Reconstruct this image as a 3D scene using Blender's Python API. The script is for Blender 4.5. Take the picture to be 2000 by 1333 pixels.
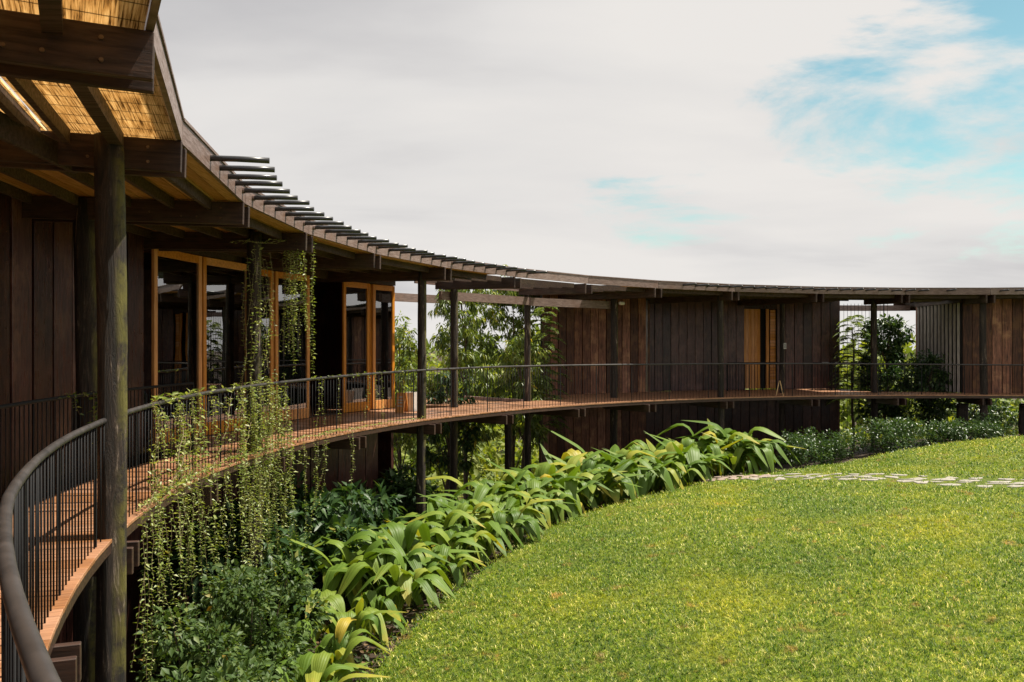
import bpy, math, random
import numpy as np
from math import radians as rad, cos, sin, pi

for o in list(bpy.data.objects):
    bpy.data.objects.remove(o, do_unlink=True)
sc = bpy.context.scene
col = sc.collection
rng = np.random.default_rng(7)
random.seed(7)

# ------------------------------------------------------------------ camera
# deck surface is z = 0; the eye stands 1.52 m above it
EYE = 1.5224
cam = bpy.data.cameras.new("camera"); camo = bpy.data.objects.new("camera", cam); col.objects.link(camo)
camo.location = (0, 0, EYE); camo.rotation_euler = (pi / 2, 0, 0)
cam.sensor_width = 36; cam.lens = 31.0; cam.shift_y = 0.0071
cam.clip_start = 0.05; cam.clip_end = 3000
sc.camera = camo

# ------------------------------------------------------------------ sky and sun
SUN_EL, SUN_AZ = rad(62.5), math.atan2(0.12, 0.50)     # direction the light comes from
world = bpy.data.worlds.new("World"); sc.world = world; world.use_nodes = True
wn = world.node_tree; wn.nodes.clear()
def N(nt, t, **kw):
    n = nt.nodes.new(t)
    for k, v in kw.items():
        if k.startswith('i_'):
            n.inputs[k[2:].replace('_', ' ')].default_value = v
        elif k.startswith('n_'):
            n.inputs[int(k[2:])].default_value = v
        else:
            setattr(n, k, v)
    return n
def math_(nt, op, a, b=None, clamp=False):
    n = nt.nodes.new('ShaderNodeMath'); n.operation = op; n.use_clamp = clamp
    for i, x in enumerate((a, b)):
        if x is None: continue
        if isinstance(x, (int, float)): n.inputs[i].default_value = x
        else: nt.links.new(x, n.inputs[i])
    return n.outputs[0]
def ramp_(nt, fac, stops, interp='LINEAR'):
    n = nt.nodes.new('ShaderNodeValToRGB'); cr = n.color_ramp; cr.interpolation = interp
    while len(cr.elements) < len(stops): cr.elements.new(0.5)
    for e, (p, c) in zip(cr.elements, stops):
        e.position = p; e.color = (*c, 1) if len(c) == 3 else c
    if fac is not None: nt.links.new(fac, n.inputs[0])
    return n.outputs[0]
def mix_(nt, fac, a, b, mode='MIX'):
    n = nt.nodes.new('ShaderNodeMix'); n.data_type = 'RGBA'; n.blend_type = mode
    for s, x in ((n.inputs[0], fac), (n.inputs[6], a), (n.inputs[7], b)):
        if isinstance(x, (int, float)): s.default_value = x
        elif isinstance(x, tuple): s.default_value = (*x, 1) if len(x) == 3 else x
        else: nt.links.new(x, s)
    return n.outputs[2]
def maprange_(nt, v, a, b, c, d, smooth=True):
    n = nt.nodes.new('ShaderNodeMapRange'); n.interpolation_type = 'SMOOTHSTEP' if smooth else 'LINEAR'
    nt.links.new(v, n.inputs[0])
    for i, x in enumerate((a, b, c, d)): n.inputs[i + 1].default_value = x
    return n.outputs[0]
L_ = wn.links.new
sky = N(wn, 'ShaderNodeTexSky', sky_type='NISHITA', sun_disc=False, sun_elevation=SUN_EL,
        sun_rotation=pi / 2 - SUN_AZ, air_density=1.0, dust_density=0.6, ozone_density=1.0)
tc = N(wn, 'ShaderNodeTexCoord'); sx = N(wn, 'ShaderNodeSeparateXYZ'); L_(tc.outputs['Generated'], sx.inputs[0])
zc = math_(wn, 'ADD', math_(wn, 'MAXIMUM', sx.outputs[2], 0.0), 0.16)
cx_ = N(wn, 'ShaderNodeCombineXYZ'); L_(math_(wn, 'DIVIDE', sx.outputs[0], zc), cx_.inputs[0]); L_(math_(wn, 'DIVIDE', sx.outputs[1], zc), cx_.inputs[1])
n1 = N(wn, 'ShaderNodeTexNoise', i_Scale=3.4, i_Detail=12.0, i_Roughness=0.60, i_Distortion=0.35)
mp = N(wn, 'ShaderNodeMapping'); mp.inputs['Location'].default_value = (1.3, 0.2, 0.9); mp.inputs['Rotation'].default_value = (0, 0.35, 0); mp.inputs['Scale'].default_value = (0.85, 0.85, 2.4)
L_(tc.outputs['Generated'], mp.inputs[0]); L_(mp.outputs[0], n1.inputs['Vector'])
# the break in the cloud, up to the right of the view
d0 = N(wn, 'ShaderNodeVectorMath', operation='DOT_PRODUCT'); L_(tc.outputs['Generated'], d0.inputs[0]); d0.inputs[1].default_value = (0.490, 0.800, 0.345)
hole = maprange_(wn, d0.outputs['Value'], 0.945, 0.995, 0.0, 0.25)
d1 = N(wn, 'ShaderNodeVectorMath', operation='DOT_PRODUCT'); L_(tc.outputs['Generated'], d1.inputs[0]); d1.inputs[1].default_value = (0.245, 0.962, 0.119)
hole2 = maprange_(wn, d1.outputs['Value'], 0.975, 0.998, 0.0, 0.03)
cov = math_(wn, 'ADD', math_(wn, 'SUBTRACT', math_(wn, 'SUBTRACT', n1.outputs[0], hole), hole2), maprange_(wn, sx.outputs[2], 0.0, 0.16, 0.08, 0.0))
mask = maprange_(wn, cov, 0.225, 0.37, 0.0, 1.0)
n2 = N(wn, 'ShaderNodeTexNoise', i_Scale=0.8, i_Detail=6.0, i_Roughness=0.5, i_Distortion=0.3)
mp2 = N(wn, 'ShaderNodeMapping'); mp2.inputs['Location'].default_value = (0.4, 5.2, 0.0); mp2.inputs['Scale'].default_value = (0.7, 1.2, 1)
L_(cx_.outputs[0], mp2.inputs[0]); L_(mp2.outputs[0], n2.inputs['Vector'])
d2 = N(wn, 'ShaderNodeVectorMath', operation='DOT_PRODUCT'); L_(tc.outputs['Generated'], d2.inputs[0]); d2.inputs[1].default_value = (-0.235, 0.940, 0.245)
bank = maprange_(wn, d2.outputs['Value'], 0.88, 0.999, 0.0, 0.10)          # the greyer cloud bank, up to the left of the view
shade = ramp_(wn, math_(wn, 'SUBTRACT', n2.outputs[0], bank), [(0.22, (3.2, 3.15, 3.23)), (0.42, (4.5, 4.39, 4.3)), (0.55, (4.95, 4.78, 4.60))])
skyc = mix_(wn, 1.0, sky.outputs[0], (0.76, 0.96, 0.74), 'MULTIPLY')
bgc = mix_(wn, mask, skyc, shade)
bg = N(wn, 'ShaderNodeBackground'); bg.inputs['Strength'].default_value = 0.1
L_(bgc, bg.inputs[0]); wo = N(wn, 'ShaderNodeOutputWorld'); L_(bg.outputs[0], wo.inputs[0])

sun = bpy.data.lights.new("sun", 'SUN'); suno = bpy.data.objects.new("sun", sun); col.objects.link(suno)
sun.energy = 5.0; sun.angle = rad(0.6); sun.color = (1.0, 0.93, 0.80)
suno.rotation_euler = (pi / 2 - SUN_EL, 0, SUN_AZ + pi / 2)
sc.view_settings.view_transform = 'Standard'; sc.view_settings.look = 'None'
sc.view_settings.exposure = 0.75; sc.view_settings.gamma = 1.0; sc.view_settings.use_curve_mapping = False
sc.cycles.max_bounces = 6; sc.cycles.transparent_max_bounces = 8; sc.cycles.use_denoising = True

# ------------------------------------------------------------------ materials
def newmat(name):
    m = bpy.data.materials.new(name); m.use_nodes = True; nt = m.node_tree
    return m, nt, nt.nodes['Principled BSDF']
def wood(name, dark, light, grain=(1, 14, 14), scale=3.0, rough=0.6, var=0.35, bump=0.25, stain=None, stain_amt=0.5, spec=0.4):
    m, nt, b = newmat(name)
    t = N(nt, 'ShaderNodeTexCoord'); mp = N(nt, 'ShaderNodeMapping'); mp.inputs['Scale'].default_value = grain
    oi = N(nt, 'ShaderNodeObjectInfo')
    add = N(nt, 'ShaderNodeVectorMath', operation='ADD'); nt.links.new(t.outputs['Object'], add.inputs[0])
    cmb = N(nt, 'ShaderNodeCombineXYZ'); r100 = math_(nt, 'MULTIPLY', oi.outputs['Random'], 37.0)
    for i in range(3): nt.links.new(r100, cmb.inputs[i])
    nt.links.new(cmb.outputs[0], add.inputs[1]); nt.links.new(add.outputs[0], mp.inputs[0])
    n = N(nt, 'ShaderNodeTexNoise', i_Scale=scale, i_Detail=6.0, i_Roughness=0.62, i_Distortion=0.4); nt.links.new(mp.outputs[0], n.inputs['Vector'])
    c = ramp_(nt, n.outputs[0], [(0.30, dark), (0.70, light)])
    if stain:
        n3 = N(nt, 'ShaderNodeTexNoise', i_Scale=2.1, i_Detail=5.0, i_Roughness=0.65); nt.links.new(add.outputs[0], n3.inputs['Vector'])
        f = math_(nt, 'MULTIPLY', maprange_(nt, n3.outputs[0], 0.48, 0.68, 0, 1), stain_amt)
        c = mix_(nt, f, c, stain)
    hs = N(nt, 'ShaderNodeHueSaturation'); nt.links.new(c, hs.inputs['Color'])
    nt.links.new(math_(nt, 'ADD', math_(nt, 'MULTIPLY', oi.outputs['Random'], 2 * var), 1 - var), hs.inputs['Value'])
    nt.links.new(math_(nt, 'ADD', math_(nt, 'MULTIPLY', oi.outputs['Random'], -0.2), 1.1), hs.inputs['Saturation'])
    nt.links.new(hs.outputs[0], b.inputs['Base Color'])
    bp = N(nt, 'ShaderNodeBump', i_Strength=bump, i_Distance=0.01); nt.links.new(n.outputs[0], bp.inputs['Height']); nt.links.new(bp.outputs[0], b.inputs['Normal'])
    nt.links.new(maprange_(nt, n.outputs[0], 0.3, 0.7, rough + 0.1, rough - 0.12), b.inputs['Roughness'])
    b.inputs['Specular IOR Level'].default_value = spec
    return m
GX, GY, GZ = (1, 12, 12), (12, 1, 12), (12, 12, 1)
W_BEAM = wood('dark_beam_wood', (0.016, 0.009, 0.007), (0.078, 0.042, 0.028), GX, 2.5, 0.62, 0.3, 0.35, (0.12, 0.10, 0.055), 0.25)
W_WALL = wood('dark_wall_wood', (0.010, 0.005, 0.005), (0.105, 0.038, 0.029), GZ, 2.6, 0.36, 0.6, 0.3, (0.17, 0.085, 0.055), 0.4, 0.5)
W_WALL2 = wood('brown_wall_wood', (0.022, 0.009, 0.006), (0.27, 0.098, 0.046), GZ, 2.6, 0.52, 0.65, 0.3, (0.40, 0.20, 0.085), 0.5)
W_DECK = wood('deck_wood', (0.20, 0.085, 0.040), (0.46, 0.23, 0.115), GX, 3.0, 0.45, 0.22, 0.2, (0.16, 0.10, 0.07), 0.3, 0.5)
W_DOOR = wood('orange_door_wood', (0.46, 0.175, 0.034), (0.74, 0.34, 0.080), GZ, 2.0, 0.42, 0.12, 0.12, (0.38, 0.15, 0.04), 0.3)
W_DOORX = wood('orange_door_rail_wood', (0.44, 0.165, 0.032), (0.72, 0.32, 0.075), GY, 2.0, 0.42, 0.12, 0.12)
W_SOFF = wood('soffit_wood', (0.30, 0.13, 0.032), (0.55, 0.27, 0.075), GY, 3.0, 0.5, 0.25, 0.2)
W_FASC = wood('grey_fascia_wood', (0.10, 0.062, 0.05), (0.27, 0.195, 0.17), (2, 2, 14), 3.0, 0.5, 0.18, 0.25, (0.16, 0.09, 0.06), 0.5)
W_JOIST = wood('joist_wood', (0.022, 0.012, 0.009), (0.075, 0.038, 0.026), GX, 2.5, 0.5, 0.2, 0.3)
W_SLAT = wood('pale_slat_wood', (0.20, 0.165, 0.15), (0.44, 0.38, 0.35), GZ, 3.0, 0.5, 0.1, 0.1)
W_LIGHT = wood('pale_wood', (0.62, 0.36, 0.15), (0.86, 0.58, 0.30), GZ, 3.0, 0.5, 0.1, 0.1)

def log_material():
    m, nt, b = newmat('weathered_log')
    t = N(nt, 'ShaderNodeTexCoord'); oi = N(nt, 'ShaderNodeObjectInfo')
    add = N(nt, 'ShaderNodeVectorMath', operation='ADD'); nt.links.new(t.outputs['Object'], add.inputs[0]); nt.links.new(math_(nt, 'MULTIPLY', oi.outputs['Random'], 50.0), add.inputs[1])
    mp = N(nt, 'ShaderNodeMapping'); mp.inputs['Scale'].default_value = (7, 7, 0.9); nt.links.new(add.outputs[0], mp.inputs[0])
    n = N(nt, 'ShaderNodeTexNoise', i_Scale=1.7, i_Detail=10.0, i_Roughness=0.76, i_Distortion=1.2); nt.links.new(mp.outputs[0], n.inputs['Vector'])
    c = ramp_(nt, n.outputs[0], [(0.38, (0.006, 0.005, 0.004)), (0.52, (0.024, 0.015, 0.011)), (0.60, (0.06, 0.04, 0.028)), (0.655, (0.30, 0.235, 0.19)), (0.75, (0.5, 0.42, 0.34))])
    n2 = N(nt, 'ShaderNodeTexNoise', i_Scale=3.2, i_Detail=7.0, i_Roughness=0.72); nt.links.new(add.outputs[0], n2.inputs['Vector'])
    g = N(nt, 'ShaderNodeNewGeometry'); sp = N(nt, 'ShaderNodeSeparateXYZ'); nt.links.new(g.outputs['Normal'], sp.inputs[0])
    side = maprange_(nt, sp.outputs[0], 0.55, 0.98, 0.0, 1.0)          # moss kept to the sunward faces, also painting in their lit edge
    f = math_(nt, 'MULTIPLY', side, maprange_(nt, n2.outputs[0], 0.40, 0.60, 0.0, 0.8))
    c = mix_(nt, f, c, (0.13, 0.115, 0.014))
    nt.links.new(c, b.inputs['Base Color']); b.inputs['Roughness'].default_value = 0.78
    bp = N(nt, 'ShaderNodeBump', i_Strength=1.0, i_Distance=0.035); nt.links.new(n.outputs[0], bp.inputs['Height']); nt.links.new(bp.outputs[0], b.inputs['Normal'])
    return m
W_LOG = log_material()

def plain(name, c, rough=0.5, metal=0.0, var=0.0, nscale=20.0, spec=0.5):
    m, nt, b = newmat(name)
    b.inputs['Roughness'].default_value = rough; b.inputs['Metallic'].default_value = metal; b.inputs['Specular IOR Level'].default_value = spec
    t = N(nt, 'ShaderNodeTexCoord')
    n = N(nt, 'ShaderNodeTexNoise', i_Scale=nscale, i_Detail=5.0, i_Roughness=0.6); nt.links.new(t.outputs['Object'], n.inputs['Vector'])
    lo = tuple(x * (1 - var) for x in c); hi = tuple(min(1, x * (1 + var)) for x in c)
    nt.links.new(ramp_(nt, n.outputs[0], [(0.3, lo), (0.7, hi)]), b.inputs['Base Color'])
    return m
M_RAIL = plain('worn_grey_rail_paint', (0.040, 0.035, 0.034), 0.42, 0.0, 0.5, 9)
M_IRON = plain('dark_iron', (0.010, 0.010, 0.011), 0.7, 0.0, 0.3, 25, 0.2)
M_TUBE = plain('black_tube', (0.030, 0.030, 0.032), 0.28, 0.0, 0.3, 12)
M_BOLT = plain('rusty_bolt', (0.16, 0.11, 0.07), 0.55, 0.6, 0.4, 60)
M_DARK = plain('dark_interior', (0.012, 0.010, 0.010), 0.8, 0, 0.3, 6)
M_SOFA = plain('grey_sofa_fabric', (0.34, 0.35, 0.36), 0.9, 0, 0.12, 40)
M_WHITE = plain('white_paint', (0.62, 0.58, 0.54), 0.6, 0, 0.08, 30)
M_STONE = plain('pale_path_stone', (0.29, 0.265, 0.225), 0.85, 0, 0.3, 9)
M_STONE2 = plain('pink_paving_stone', (0.30, 0.225, 0.185), 0.85, 0, 0.3, 9)
M_SOIL = plain('dark_soil', (0.040, 0.024, 0.014), 0.95, 0, 0.6, 3)
M_SHEET = plain('roof_sheet', (0.07, 0.06, 0.055), 0.6, 0, 0.3, 3)
M_STEM = plain('vine_stem', (0.20, 0.15, 0.075), 0.7, 0, 0.3, 30)
M_BARK = plain('tree_bark', (0.10, 0.072, 0.05), 0.85, 0, 0.5, 14)

def glass_mat():
    m = bpy.data.materials.new('window_glass'); m.use_nodes = True; nt = m.node_tree; nt.nodes.clear()
    tr = N(nt, 'ShaderNodeBsdfTransparent'); tr.inputs[0].default_value = (0.62, 0.66, 0.64, 1)
    gl = N(nt, 'ShaderNodeBsdfGlossy'); gl.inputs['Roughness'].default_value = 0.004; gl.inputs['Color'].default_value = (0.95, 0.95, 0.95, 1)
    t = N(nt, 'ShaderNodeTexCoord'); nz = N(nt, 'ShaderNodeTexNoise', i_Scale=1.3, i_Detail=1.0); nt.links.new(t.outputs['Object'], nz.inputs['Vector'])
    bp = N(nt, 'ShaderNodeBump', i_Strength=0.035, i_Distance=0.03); nt.links.new(nz.outputs[0], bp.inputs['Height']); nt.links.new(bp.outputs[0], gl.inputs['Normal'])
    fr = N(nt, 'ShaderNodeFresnel', i_IOR=3.6)
    mx = N(nt, 'ShaderNodeMixShader'); nt.links.new(fr.outputs[0], mx.inputs[0]); nt.links.new(tr.outputs[0], mx.inputs[1]); nt.links.new(gl.outputs[0], mx.inputs[2])
    o = N(nt, 'ShaderNodeOutputMaterial'); nt.links.new(mx.outputs[0], o.inputs[0]); return m
M_GLASS = glass_mat()

def reed_mat():
    m, nt, b = newmat('woven_reed')
    t = N(nt, 'ShaderNodeTexCoord'); mp = N(nt, 'ShaderNodeMapping'); mp.inputs['Scale'].default_value = (62, 1.1, 1); nt.links.new(t.outputs['Object'], mp.inputs[0])
    n = N(nt, 'ShaderNodeTexNoise', i_Scale=1.6, i_Detail=4.0, i_Roughness=0.7); nt.links.new(mp.outputs[0], n.inputs['Vector'])
    c = ramp_(nt, n.outputs[0], [(0.38, (0.08, 0.042, 0.015)), (0.46, (0.54, 0.36, 0.17)), (0.62, (0.90, 0.71, 0.44))])
    sy_ = N(nt, 'ShaderNodeSeparateXYZ'); nt.links.new(t.outputs['Object'], sy_.inputs[0])     # rows of stitching
    stitch = math_(nt, 'GREATER_THAN', math_(nt, 'SINE', math_(nt, 'MULTIPLY', sy_.outputs[1], 24.0)), 0.985)
    c = mix_(nt, math_(nt, 'MULTIPLY', stitch, 0.75), c, (0.05, 0.03, 0.015))
    nt.links.new(c, b.inputs['Base Color']); b.inputs['Roughness'].default_value = 0.6
    tl = N(nt, 'ShaderNodeBsdfTranslucent'); nt.links.new(c, tl.inputs[0])
    bp = N(nt, 'ShaderNodeBump', i_Strength=0.8, i_Distance=0.01); nt.links.new(n.outputs[0], bp.inputs['Height'])
    nt.links.new(bp.outputs[0], b.inputs['Normal']); nt.links.new(bp.outputs[0], tl.inputs['Normal'])
    mx = N(nt, 'ShaderNodeMixShader', n_0=0.75); nt.links.new(b.outputs[0], mx.inputs[1]); nt.links.new(tl.outputs[0], mx.inputs[2])
    nt.links.new(mx.outputs[0], nt.nodes['Material Output'].inputs[0]); return m
M_REED = reed_mat()

def leaf_mat(name, stops, trans=0.35, rough=0.42, objvar=False, spec=0.5):
    m, nt, b = newmat(name)
    at = N(nt, 'ShaderNodeAttribute', attribute_name='tint')
    f = at.outputs['Fac']
    if objvar:
        oi = N(nt, 'ShaderNodeObjectInfo')
        f = math_(nt, 'ADD', math_(nt, 'MULTIPLY', f, 0.6), math_(nt, 'MULTIPLY', oi.outputs['Random'], 0.4))
    c = ramp_(nt, f, stops)
    nt.links.new(c, b.inputs['Base Color']); b.inputs['Roughness'].default_value = rough; b.inputs['Specular IOR Level'].default_value = spec
    tl = N(nt, 'ShaderNodeBsdfTranslucent')
    nt.links.new(mix_(nt, 1.0, c, (1.5, 1.45, 0.5), 'MULTIPLY'), tl.inputs[0])
    mx = N(nt, 'ShaderNodeMixShader', n_0=trans); nt.links.new(b.outputs[0], mx.inputs[1]); nt.links.new(tl.outputs[0], mx.inputs[2])
    nt.links.new(mx.outputs[0], nt.nodes['Material Output'].inputs[0]); return m
L_VINE = leaf_mat('vine_leaf', [(0, (0.08, 0.135, 0.02)), (0.5, (0.21, 0.27, 0.06)), (1, (0.48, 0.50, 0.21))], 0.35, 0.4)
L_SHRUB = leaf_mat('shrub_leaf', [(0, (0.028, 0.062, 0.016)), (0.6, (0.075, 0.125, 0.032)), (0.93, (0.17, 0.22, 0.06)), (0.985, (0.24, 0.24, 0.06)), (1, (0.40, 0.22, 0.03))], 0.3, 0.5, False, 0.3)
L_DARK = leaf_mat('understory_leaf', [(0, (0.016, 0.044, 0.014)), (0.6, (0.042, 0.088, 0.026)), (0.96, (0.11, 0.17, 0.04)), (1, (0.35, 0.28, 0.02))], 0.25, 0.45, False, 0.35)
L_TREE = leaf_mat('tree_leaf', [(0, (0.055, 0.10, 0.02)), (0.5, (0.15, 0.205, 0.04)), (0.9, (0.32, 0.36, 0.075)), (1, (0.50, 0.40, 0.05))], 0.4, 0.36)
L_FEATH = leaf_mat('feathery_leaf', [(0, (0.07, 0.12, 0.03)), (0.5, (0.14, 0.20, 0.055)), (1, (0.28, 0.33, 0.11))], 0.45, 0.45)
L_FOREST = leaf_mat('forest_leaf', [(0, (0.07, 0.12, 0.018)), (0.5, (0.17, 0.22, 0.036)), (1, (0.34, 0.36, 0.06))], 0.35, 0.6)
L_RT = leaf_mat('glossy_tree_leaf', [(0, (0.022, 0.055, 0.020)), (0.6, (0.055, 0.105, 0.030)), (1, (0.15, 0.20, 0.05))], 0.3, 0.35)
L_HEDGE = leaf_mat('hedge_leaf', [(0, (0.020, 0.052, 0.016)), (0.6, (0.05, 0.100, 0.026)), (1, (0.13, 0.18, 0.045))], 0.25, 0.35)

def broad_leaf_mat():
    m, nt, b = newmat('pleated_leaf')
    at = N(nt, 'ShaderNodeAttribute', attribute_name='along'); ac = N(nt, 'ShaderNodeAttribute', attribute_name='across'); oi = N(nt, 'ShaderNodeObjectInfo')
    c = ramp_(nt, oi.outputs['Random'], [(0, (0.080, 0.150, 0.018)), (0.5, (0.130, 0.215, 0.028)), (0.90, (0.20, 0.27, 0.038)), (0.98, (0.34, 0.34, 0.045)), (1, (0.46, 0.36, 0.05))])
    t = N(nt, 'ShaderNodeTexCoord')
    n = N(nt, 'ShaderNodeTexNoise', i_Scale=5.0, i_Detail=4.0); nt.links.new(t.outputs['Object'], n.inputs['Vector'])
    tip = math_(nt, 'MULTIPLY', maprange_(nt, math_(nt, 'ADD', at.outputs['Fac'], math_(nt, 'MULTIPLY', n.outputs[0], 0.5)), 0.95, 1.40, 0, 1), maprange_(nt, oi.outputs['Random'], 0.55, 0.95, 0.05, 0.9))
    c = mix_(nt, tip, c, (0.50, 0.36, 0.045))
    st = math_(nt, 'MULTIPLY', math_(nt, 'ADD', math_(nt, 'SINE', math_(nt, 'MULTIPLY', ac.outputs['Fac'], 44.0)), 1.0), 0.5)
    c = mix_(nt, math_(nt, 'MULTIPLY', st, 0.22), c, mix_(nt, 1.0, c, (0.55, 0.6, 0.5), 'MULTIPLY'))
    nt.links.new(c, b.inputs['Base Color']); b.inputs['Roughness'].default_value = 0.5; b.inputs['Specular IOR Level'].default_value = 0.35
    bp = N(nt, 'ShaderNodeBump', i_Strength=0.35, i_Distance=0.006); nt.links.new(st, bp.inputs['Height']); nt.links.new(bp.outputs[0], b.inputs['Normal'])
    tl = N(nt, 'ShaderNodeBsdfTranslucent'); nt.links.new(mix_(nt, 1.0, c, (1.35, 1.3, 0.4), 'MULTIPLY'), tl.inputs[0])
    mx = N(nt, 'ShaderNodeMixShader', n_0=0.30); nt.links.new(b.outputs[0], mx.inputs[1]); nt.links.new(tl.outputs[0], mx.inputs[2])
    nt.links.new(mx.outputs[0], nt.nodes['Material Output'].inputs[0]); return m
L_BROAD = broad_leaf_mat()

def grass_mat(blades):
    m, nt, b = newmat('grass_blade' if blades else 'lawn_turf')
    g = N(nt, 'ShaderNodeNewGeometry')
    n = N(nt, 'ShaderNodeTexNoise', i_Scale=0.55, i_Detail=5.0, i_Roughness=0.6); nt.links.new(g.outputs['Position'], n.inputs['Vector'])
    n2 = N(nt, 'ShaderNodeTexNoise', i_Scale=2.6, i_Detail=4.0, i_Roughness=0.6); nt.links.new(g.outputs['Position'], n2.inputs['Vector'])
    if blades: f = N(nt, 'ShaderNodeAttribute', attribute_name='tint').outputs['Fac']
    else:
        n3 = N(nt, 'ShaderNodeTexNoise', i_Scale=60.0, i_Detail=4.0, i_Roughness=0.7); nt.links.new(g.outputs['Position'], n3.inputs['Vector']); f = n3.outputs[0]
    c = ramp_(nt, f, [(0, (0.022, 0.080, 0.002)), (0.38, (0.125, 0.235, 0.005)), (0.70, (0.30, 0.375, 0.014)), (1, (0.78, 0.74, 0.28))])
    c = mix_(nt, math_(nt, 'MULTIPLY', maprange_(nt, n.outputs[0], 0.46, 0.68, 0, 1), 0.5), c, (0.42, 0.43, 0.018))
    c = mix_(nt, math_(nt, 'MULTIPLY', maprange_(nt, n2.outputs[0], 0.60, 0.70, 0, 1), 0.75), c, (0.44, 0.27, 0.075))
    n4 = N(nt, 'ShaderNodeTexNoise', i_Scale=15.0, i_Detail=3.0, i_Roughness=0.72); nt.links.new(g.outputs['Position'], n4.inputs['Vector'])
    c = mix_(nt, 1.0, c, ramp_(nt, n4.outputs[0], [(0.34, (0.20, 0.32, 0.25)), (0.5, (0.92, 0.95, 0.9)), (0.64, (1.85, 1.6, 1.7))]), 'MULTIPLY')
    n5 = N(nt, 'ShaderNodeTexNoise', i_Scale=0.30, i_Detail=3.0, i_Roughness=0.55); nt.links.new(g.outputs['Position'], n5.inputs['Vector'])
    c = mix_(nt, 1.0, c, ramp_(nt, n5.outputs[0], [(0.36, (0.70, 0.80, 0.85)), (0.62, (1.15, 1.08, 1.0))]), 'MULTIPLY')
    if not blades: c = mix_(nt, 0.72, c, (0.050, 0.055, 0.008))
    nt.links.new(c, b.inputs['Base Color']); b.inputs['Roughness'].default_value = 0.5 if blades else 0.9; b.inputs['Specular IOR Level'].default_value = 0.25
    if blades:
        tl = N(nt, 'ShaderNodeBsdfTranslucent'); nt.links.new(c, tl.inputs[0])
        mx = N(nt, 'ShaderNodeMixShader', n_0=0.4); nt.links.new(b.outputs[0], mx.inputs[1]); nt.links.new(tl.outputs[0], mx.inputs[2])
        nt.links.new(mx.outputs[0], nt.nodes['Material Output'].inputs[0])
    return m
M_TURF, M_GRASS = grass_mat(False), grass_mat(True)

# ------------------------------------------------------------------ mesh helpers
CX, CY = 14.062, 11.2445          # centre of the ring-shaped walkway
def pol(phi, R, z=0.0):
    a = rad(phi); return (CX + R * cos(a), CY + R * sin(a), z)
def link(o, parent=None, mat=None):
    col.objects.link(o)
    if parent is not None:
        o.parent = parent
    return o
def wl(p):                                      # world location of an (unrotated) empty chain
    x = np.zeros(3)
    while p is not None:
        x += np.array(p.location); p = p.parent
    return x
def mesh(name, V, F, mat, attrs=None, smooth=False):
    me = bpy.data.meshes.new(name)
    V = np.asarray(V, dtype=np.float32)
    if isinstance(F, np.ndarray):
        k = F.shape[1]; n = len(F)
        me.vertices.add(len(V)); me.vertices.foreach_set('co', V.ravel())
        me.loops.add(n * k); me.loops.foreach_set('vertex_index', F.astype(np.int32).ravel())
        me.polygons.add(n); me.polygons.foreach_set('loop_start', np.arange(0, n * k, k, dtype=np.int32))
        me.update(calc_edges=True); me.validate()
    else:
        me.from_pydata([tuple(v) for v in V.tolist()], [], F); me.update()
    if attrs:
        for an, av in attrs.items():
            a = me.attributes.new(an, 'FLOAT', 'POINT'); a.data.foreach_set('value', np.asarray(av, dtype=np.float32))
    if smooth: me.polygons.foreach_set('use_smooth', np.ones(len(me.polygons), dtype=bool))
    if mat: me.materials.append(mat)
    return me
def obj(name, me, parent=None, loc=(0, 0, 0), rot=(0, 0, 0), scale=(1, 1, 1)):
    """loc is given in world space"""
    o = bpy.data.objects.new(name, me); link(o, parent)
    o.location = tuple(np.array(loc) - wl(parent)) if parent is not None else loc
    o.rotation_euler = rot; o.scale = scale
    return o
def tag(o, label=None, cat=None, group=None, kind=None):
    if label: o['label'] = label
    if cat: o['category'] = cat
    if group: o['group'] = group
    if kind: o['kind'] = kind
    return o
def thing(name, label, cat, loc=(0, 0, 0), group=None, kind=None):
    o = bpy.data.objects.new(name, None); link(o); o.location = loc; o.empty_display_size = 0.2
    return tag(o, label, cat, group, kind)
_boxes = {}
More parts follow.
